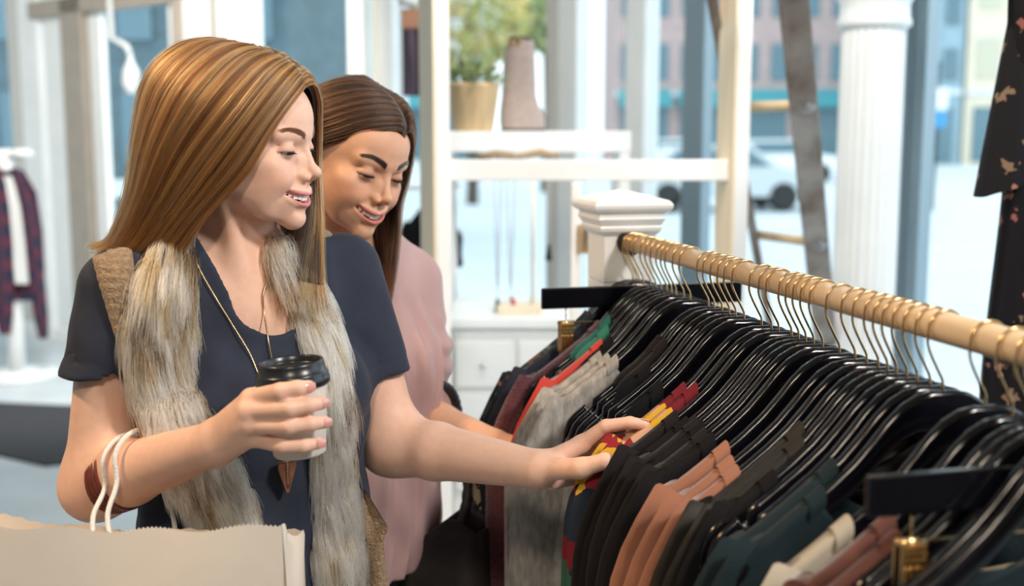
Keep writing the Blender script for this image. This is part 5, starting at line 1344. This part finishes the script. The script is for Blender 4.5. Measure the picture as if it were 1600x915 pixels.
chain([on_tee(446, 398), on_tee(428, 424), on_tee(412, 455), on_tee(413, 490), on_tee(419, 530), on_tee(426, 570), on_tee(434, 620), on_tee(440, 670), on_tee(447, 714)])
pc = on_tee(448, 742, .010)-bC
Rn = Matrix((bU, -bN, Vector((0, 0, 1)))).transposed()
m = MB(); m.prism([(-.0125, .017), (.0125, .017), (.0135, .012), (.002, -.023), (-.002, -.023), (-.0135, .012)], .005, M=Rn, c=pc); m.build('arrowhead', M_STONE, neck)
m = MB(); m.prism([(-.003, .024), (.003, .024), (.0012, -.016), (-.0012, -.016)], .008, M=Rn, c=pc); m.box(pc+Vector((0, 0, .0195)), (.026, .004, .0028), M=Rn)
for k in range(8): m.box(pc+bN*.0045+Vector((0, 0, .019-.0042*k)), (.0016, .0016, .0026), M=Rn)
m.build('silver_mount', M_SILVER, neck)

# paper carrier bag hanging from the bent right arm
M_KRAFT = mat('cream_kraft_paper', (.93, .84, .74), .75, noise=.05, nscale=9, bump=.10, bscale=14); M_ROPE = mat('white_paper_rope', (.86, .84, .82), .8, bump=.4, bscale=350)
bag = empty('paper_bag', W(190, 1010, 1.37), label='cream paper carrier bag hanging from the arm at lower left', cat='bag'); bo = bag.location
FR, FL, BR, BL = W(441, 818, 1.325), W(-75, 812, 1.345), W(474, 829, 1.40), W(-60, 800, 1.475)
H = .36
def panel(name, a, b, bulge, n=40, zig=True, seed=0):
    a = Vector(a); b = Vector(b); d = (b-a); nrm = Vector((d.y, -d.x, 0)).normalized(); rs = np.random.RandomState(seed); P = []
    for j in range(14):
        v = j/13; row = []
        for i in range(n+1):
            u = i/n; p = a+d*u; zz = -.010*math.sin(PI*u)*(1-v)+.003*math.sin(u*23)*(1-v)
            if zig and j == 0: zz += .0012*(1 if i % 2 else -1)
            p = p+Vector((0, 0, zz-H*v)); p += nrm*(bulge*math.sin(PI*u)*math.sin(PI*(.15+.8*v))+.004*math.sin(u*9+v*4)); row.append(p-bo)
        P.append(row)
    m = MB(); m.grid(P); m.grid([[q-nrm*.0012 for q in r] for r in P]); return m.build(name, M_KRAFT, bag)
panel('front_panel', FL, FR, .006, 150); panel('side_panel', FR, BR, -.012, 12, seed=2); panel('back_panel', BR, BL, .004, 40); panel('side_panel', BL, FL, -.012, 12)
bz = FR.z-H; MB().add([Vector((p.x, p.y, bz+.002))-bo for p in (FL, FR, BR, BL)], [(0, 1, 2, 3)]).build('base_panel', M_KRAFT, bag)
fa = bE_R.lerp(bW_R, .38); fx = (bW_R-bE_R).normalized()
def handle(off, front, back):
    c = fa+fx*off; up = (Vector((0, 0, 1))-fx*fx.z).normalized(); side = fx.cross(up)
    if side.y > 0: side = -side                                    # towards the camera
    pts = [front, front.lerp(c+side*.047-up*.01, .5)+side*.006-fx*.004]
    for a in (-10, 30, 60, 90, 120, 150, 185): pts.append(c+side*(.0475*math.cos(math.radians(a)))+up*(.0475*math.sin(math.radians(a)))+fx*(.006*math.sin(a*.02)))
    pts += [(c-side*.047-up*.03).lerp(back, .5), back]
    Q = cr(np.array([list(p) for p in pts]), 70); m = MB(); m.tube([Vector(q)-bo for q in Q.tolist()], .0031, 8); m.build('rope_handle', M_ROPE, bag)
handle(-.012, W(146, 838, 1.350), W(276, 850, 1.44)); handle(.012, W(172, 840, 1.348), W(300, 850, 1.45))
M_LEATH = mat('oxblood_leather', (.20, .035, .018), .5, noise=.3, nscale=90)
br_ = empty('wrap_bracelet', bE_R.lerp(bW_R, .24), label='oxblood leather wrap bracelet around her right forearm', cat='bracelet')
for k in range(5):
    t = .17+.022*k; c = bE_R.lerp(bW_R, t); up = (Vector((0, 0, 1))-fx*fx.z).normalized(); sd = fx.cross(up)
    MB().tube([c-br_.location+(up*math.cos(a)+sd*math.sin(a))*.0425+fx*(.003*math.sin(2*a+k)) for a in np.linspace(0, 2*PI, 33)], .0032, 6).build('leather_strand', M_LEATH, br_)
# ------------------------------------------------------------------ dark-haired woman
R_H = head_matrix(W(552, 246, 1.93), math.radians(-42), math.radians(20), math.radians(-9), .0103); R_Hi = xf(R_H)
rU = Vector((.70, .71, 0)).normalized(); rN = Vector((rU.y, -rU.x, 0)); rC = Vector((-.295, 2.02, W(600, 425, 2.02).z)); rFrame = A([list(rU), list(rN), [0, 0, 1]]).T
rHIP = Vector((rC.x, rC.y+.01, .90)); rS_L = rC+rU*.165+Vector((0, 0, -.03)); rS_R = rC-rU*.165+Vector((0, 0, -.03))
rE_L = W(652, 650, 2.07); rW_L = W(772, 690, 1.955); rE_R = rS_R+Vector((-.03, .05, -.27)); rW_R = rE_R+Vector((.14, .02, -.18))
rT = [W(812, 694, 1.93), W(838, 698, 1.925)]
def r_handL(p):
    w = A(rW_L); d = s_cap(p, w, A(rT[0]), .018, .014)
    for k in range(4):
        o = A([0, .012*k-.012, .006-.006*k]); m = A(rT[0])+o; t = A(rT[1])+o+A([.012-.006*abs(k-1), 0, -.012])
        d = smin(d, s_chain(p, [m, (m+t)/2+A([0, 0, .004]), t], [.0098, .0088, .0072], .003), .006)
    return smin(d, s_chain(p, [w+A([.01, -.01, -.005]), A(W(812, 703, 1.91)), A(W(832, 706, 1.905))], [.015, .0115, .008], .003), .010)
def r_body(p):
    d = torso(p, rC, rFrame, rHIP)
    d = smin(d, smin(s_cap(p, A(rS_L), A(rE_L), .044, .038), s_chain(p, [A(rE_L), A(rE_L.lerp(rW_L, .3)), A(rW_L)], [.036, .036, .022], .01), .03), .03)
    d = smin(d, smin(s_cap(p, A(rS_R), A(rE_R), .044, .038), s_chain(p, [A(rE_R), A(rW_R), A(rW_R+Vector((.06, -.02, -.06)))], [.036, .024, .022], .01), .03), .03)
    n = s_cap(p, A(R_H @ Vector((-2.4, 0, -4.5))), A(rC+rN*.0+Vector((0, 0, .02))), .051, .055); d = smin(d, n, .045)
    c = np.array(R_H @ Vector((0, 0, 0)), f32)
    d = smin(d, bbox_eval(p, c-.145, c+.145, lambda q: head_sdf(to_local(q, R_Hi), BRUN)*.0103), .012)
    lo, hi = box_of([rW_L]+rT, .04)
    return smin(d, bbox_eval(p, lo, hi, r_handL), .012)
rc = list(R_H @ Vector((0, 0, 0)))
brunette = person('person', 'woman with dark hair in a dusty pink blouse smiling down at the clothes', r_body,
    (axis(-.56, .08, .0042, [(rc[0]-.09, rc[0]+.13, .0017)]), axis(1.76, 2.34, .0042, [(rc[1]-.13, rc[1]+.06, .0017)]), axis(.82, 1.72, .0042, [(rc[2]-.13, rc[2]+.07, .0017)])),
    R_Hi, BRUN, SKIN2, (.58, .17, .15), (.025, .015, .012))
head_bits(brunette, BRUN, R_H, EYEM)
M_BLOUSE = mat('dusty_pink_viscose', (.55, .35, .345), .75, noise=.10, nscale=12, bump=.06, bscale=400, sheen=.3)
def r_blouse(p):
    q = (p-A(rC)) @ rFrame
    d = torso(p, rC, rFrame, rHIP, inf=.020); d = smin(d, s_ell(q, (0, .01, -.36), (.165, .125, .30)), .06)
    f = np.sin(q[:, 0]*130+2.5*np.sin(q[:, 2]*9)+q[:, 2]*14)*.6+np.sin(q[:, 0]*210-q[:, 2]*24)*.35+np.sin(q[:, 0]*62+q[:, 2]*37)*.5
    d = d+.0065*f*np.clip((-.02-q[:, 2])/.1, 0, 1)
    t = .22; end = rE_L.lerp(rW_L, t); e = s_chain(p, [A(rS_L), A(rS_L.lerp(rE_L, .5)), A(rE_L), A(end)], [.052, .056, .052, .045], .03)
    e = e+.0042*np.sin(p[:, 2]*105+p[:, 0]*90+2*np.sin(p[:, 2]*31))*np.clip((rS_L.z-p[:, 2])/.1, 0, 1)
    e = np.maximum(e, (p-A(end)) @ A((rW_L-rE_L).normalized()))
    ax = A((rW_L-rE_L).normalized()); k = (p-A(end)) @ ax; e = e-.004*np.clip(1-np.abs(k+.018)/.018, 0, 1)**.5
    e = smax(e, -s_cap(p, A(rE_L.lerp(rW_L, t*.8)), A(rW_L), .038, .036), .003)
    d = smin(d, e, .03); d = smin(d, s_chain(p, [A(rS_R), A(rE_R), A(rW_R)], [.052, .054, .04], .03), .03)
    pl = np.abs(q[:, 0]-.01); d = d-.0022*np.exp(-((pl-.014)/.004)**2)*(q[:, 1] > 0)
    nk = s_cap(p, A(rC+rN*.02+Vector((0, 0, .12))), A(rC+rN*.07+Vector((0, 0, .0))), .075, .04); d = smax(d, -nk, .004)
    return smax(d, -(p[:, 2]-.83), .01)
V, Q = surface(r_blouse, axis(-.58, .02, .0042), axis(1.78, 2.34, .0042), axis(.80, 1.48, .0042)); V = relax(V, Q, 1, .4)
link('blouse', fast_mesh('blouse', V, Q), brunette, M_BLOUSE, label='dusty pink blouse with rolled cuff')
legs(brunette, tuple(rHIP), rFrame)
gR = [
 [(7.6, 1.6, 6.2), (7.7, -.4, 7.4), (6.0, -4.2, 5.6), (2.8, -6.8, 2.6), (-1.5, -7.9, -.6), (-5.0, -7.4, -4.0), (-7.5, -6.0, -9.0), (-8.5, -5.5, -16), (-8.5, -5, -24)],
 [(6.8, 2.0, 8.0), (6.9, -.4, 9.4), (5.0, -4.6, 8.0), (1.6, -7.6, 4.6), (-3.0, -8.4, .6), (-6.6, -7.6, -3.5), (-8.8, -6.0, -9.0), (-9.4, -5.5, -16), (-9.4, -5, -24)],
 [(4.0, 2.2, 9.6), (4.0, -.8, 11.2), (2.0, -5.0, 9.8), (-1.6, -8.0, 6.2), (-5.6, -8.4, 1.6), (-8.4, -7.2, -3.4), (-10, -5.4, -9), (-10.4, -5, -16), (-10.4, -4, -24)],
 [(.5, 2.0, 10.6), (0, -.6, 12.2), (-3.0, -4.0, 11.2), (-6.6, -6.4, 7.6), (-9.4, -6.6, 2.4), (-11, -5.4, -3.2), (-11.4, -3.6, -9), (-11.4, -3, -16), (-11.4, -2, -24)],
 [(-3, 1.5, 10.8), (-4.4, 1.0, 12.2), (-8.2, .5, 10.0), (-10.8, .3, 6.4), (-11.8, .2, 1.6), (-12, 0, -3.2), (-11.8, 0, -9), (-11.6, 0, -16), (-11.4, 0, -24)],
 [(-2, 2.2, 10.8), (-3, 3.6, 11.6), (-6.0, 5.8, 9.6), (-8.2, 7.2, 5.8), (-9.2, 7.6, 1.4), (-9.4, 7.2, -3.2), (-8.8, 6.8, -9), (-8, 6.6, -16), (-7.4, 6.4, -24)],
 [(2, 2.4, 10.3), (2.0, 4.0, 11.2), (.6, 6.6, 9.0), (-1.6, 8.4, 5.2), (-2.8, 8.8, .8), (-2.6, 8.6, -3.6), (-1.8, 8.2, -9), (-.6, 8.0, -16), (0, 7.6, -23)],
 [(5.4, 2.4, 9.0), (5.7, 3.0, 9.9), (5.0, 5.6, 7.6), (3.6, 7.8, 4.0), (3.0, 8.4, 0), (3.0, 8.4, -4.0), (3.2, 8.0, -9), (3.6, 7.6, -15), (3.2, 7.0, -21)],
 [(7.2, 2.0, 7.0), (7.5, 2.5, 7.4), (6.8, 4.6, 5.4), (5.9, 6.3, 2.6), (5.4, 7.5, -.6), (5.4, 7.6, -4.6), (5.4, 7.2, -9), (5.0, 6.6, -14.5), (4.2, 6.0, -20)],
]
gR = [[(x+.36*max(0, -4-z), y+.13*max(0, -4-z), z) for x, y, z in g_] for g_ in gR]
build_hair(brunette, R_H, gR, 9000, lambda s, vv, rs, n, nv: blend_cols(s, vv, rs, n, nv, (.014, .008, .006), (.045, .020, .013), (.20, .085, .04), .35), 5, base_col=(.010, .007, .006), rad=.00032, inset=.3, spread=.4)
# handbag over her forearm
M_BAGF = mat('charcoal_canvas', (.030, .026, .028), .85, noise=.25, nscale=40, bump=.15, bscale=240); M_CORD = mat('black_ribbed_cord', (.020, .018, .022), .5)
hb = empty('handbag', W(690, 1000, 2.03), label='charcoal slouchy handbag with ribbed black handles on her forearm', cat='handbag'); ho = hb.location
hx = Vector((.93, -.36, 0)); hn = Vector((-.36, -.93, 0))
hc_ = W(694, 940, 2.0); HR = A([list(hx), list(hn), [0, 0, 1]]).T
def hb_fn(p):
    q = (p-A(hc_)) @ HR; r = np.array([.088, .040, .19], f32)
    w = np.abs(q)-r+.035; d = np.sqrt((np.maximum(w, 0)**2).sum(1))+np.minimum(w.max(1), 0)-.035
    d = d+.005*vnoise(q, 34, 4)
    top = .165 - .075*np.clip((.02-q[:, 0])/.09, 0, 1) - .02*np.clip((q[:, 0]-.045)/.04, 0, 1)
    d = smax(d, q[:, 2]-top, .006)
    inn = np.abs(q)-np.array([.076, .026, .30], f32); return smax(d, -np.maximum(inn.max(1), -(q[:, 2]+.05)), .006)
V, Q = surface(hb_fn, axis(hc_.x-.14, hc_.x+.14, .004), axis(hc_.y-.14, hc_.y+.14, .004), axis(hc_.z-.22, hc_.z+.22, .004)); link('bag_body', fast_mesh('bag_body', V-np.array(ho, f32), Q), hb, M_BAGF)
hf = rE_L.lerp(rW_L, .12); hax = (rW_L-rE_L).normalized()
for k in range(2):
    s = (-1, 1)[k]; a = hc_+hx*-.045+hn*(.03*s)+Vector((0, 0, .10)); b = hc_+hx*.04+hn*(.03*s)+Vector((0, 0, .13)); c = hf+hax*(.022*k)
    up = Vector((0, 0, 1)); sd = Vector((hax.y, -hax.x, 0)).normalized()
    pts = [a, a.lerp(c-hax*.03, .6)+sd*.045, c+sd*.060+up*.01, c+sd*.038+up*.052, c+up*.066, c-sd*.04+up*.05, c-sd*.062, b.lerp(c, .4)-sd*.05, b]
    Q_ = cr(np.array([list(p) for p in pts]), 110)
    m = MB(); m.tube([Vector(q)-ho for q in Q_.tolist()], [.0095 if i % 3 else .0078 for i in range(110)], 10); m.build('handle', M_CORD, hb)
cp_ = [hit(r_blouse, x, y) for x, y in ((584, 452), (586, 480), (588, 510), (587, 545))]
if all(cp_):
    nk2 = empty('cord_necklace', cp_[0], label='thin black cord hanging on the pink blouse', cat='necklace')
    for o in (0, .008):
        MB().tube([p-cp_[0]+Vector((o, -.004, 0)) for p in cp_], .0016, 6).build('cord', M_CORD, nk2)

eyebrows(brunette, R_H, 1, BRUN, (.012, .007, .005), 22, 520)
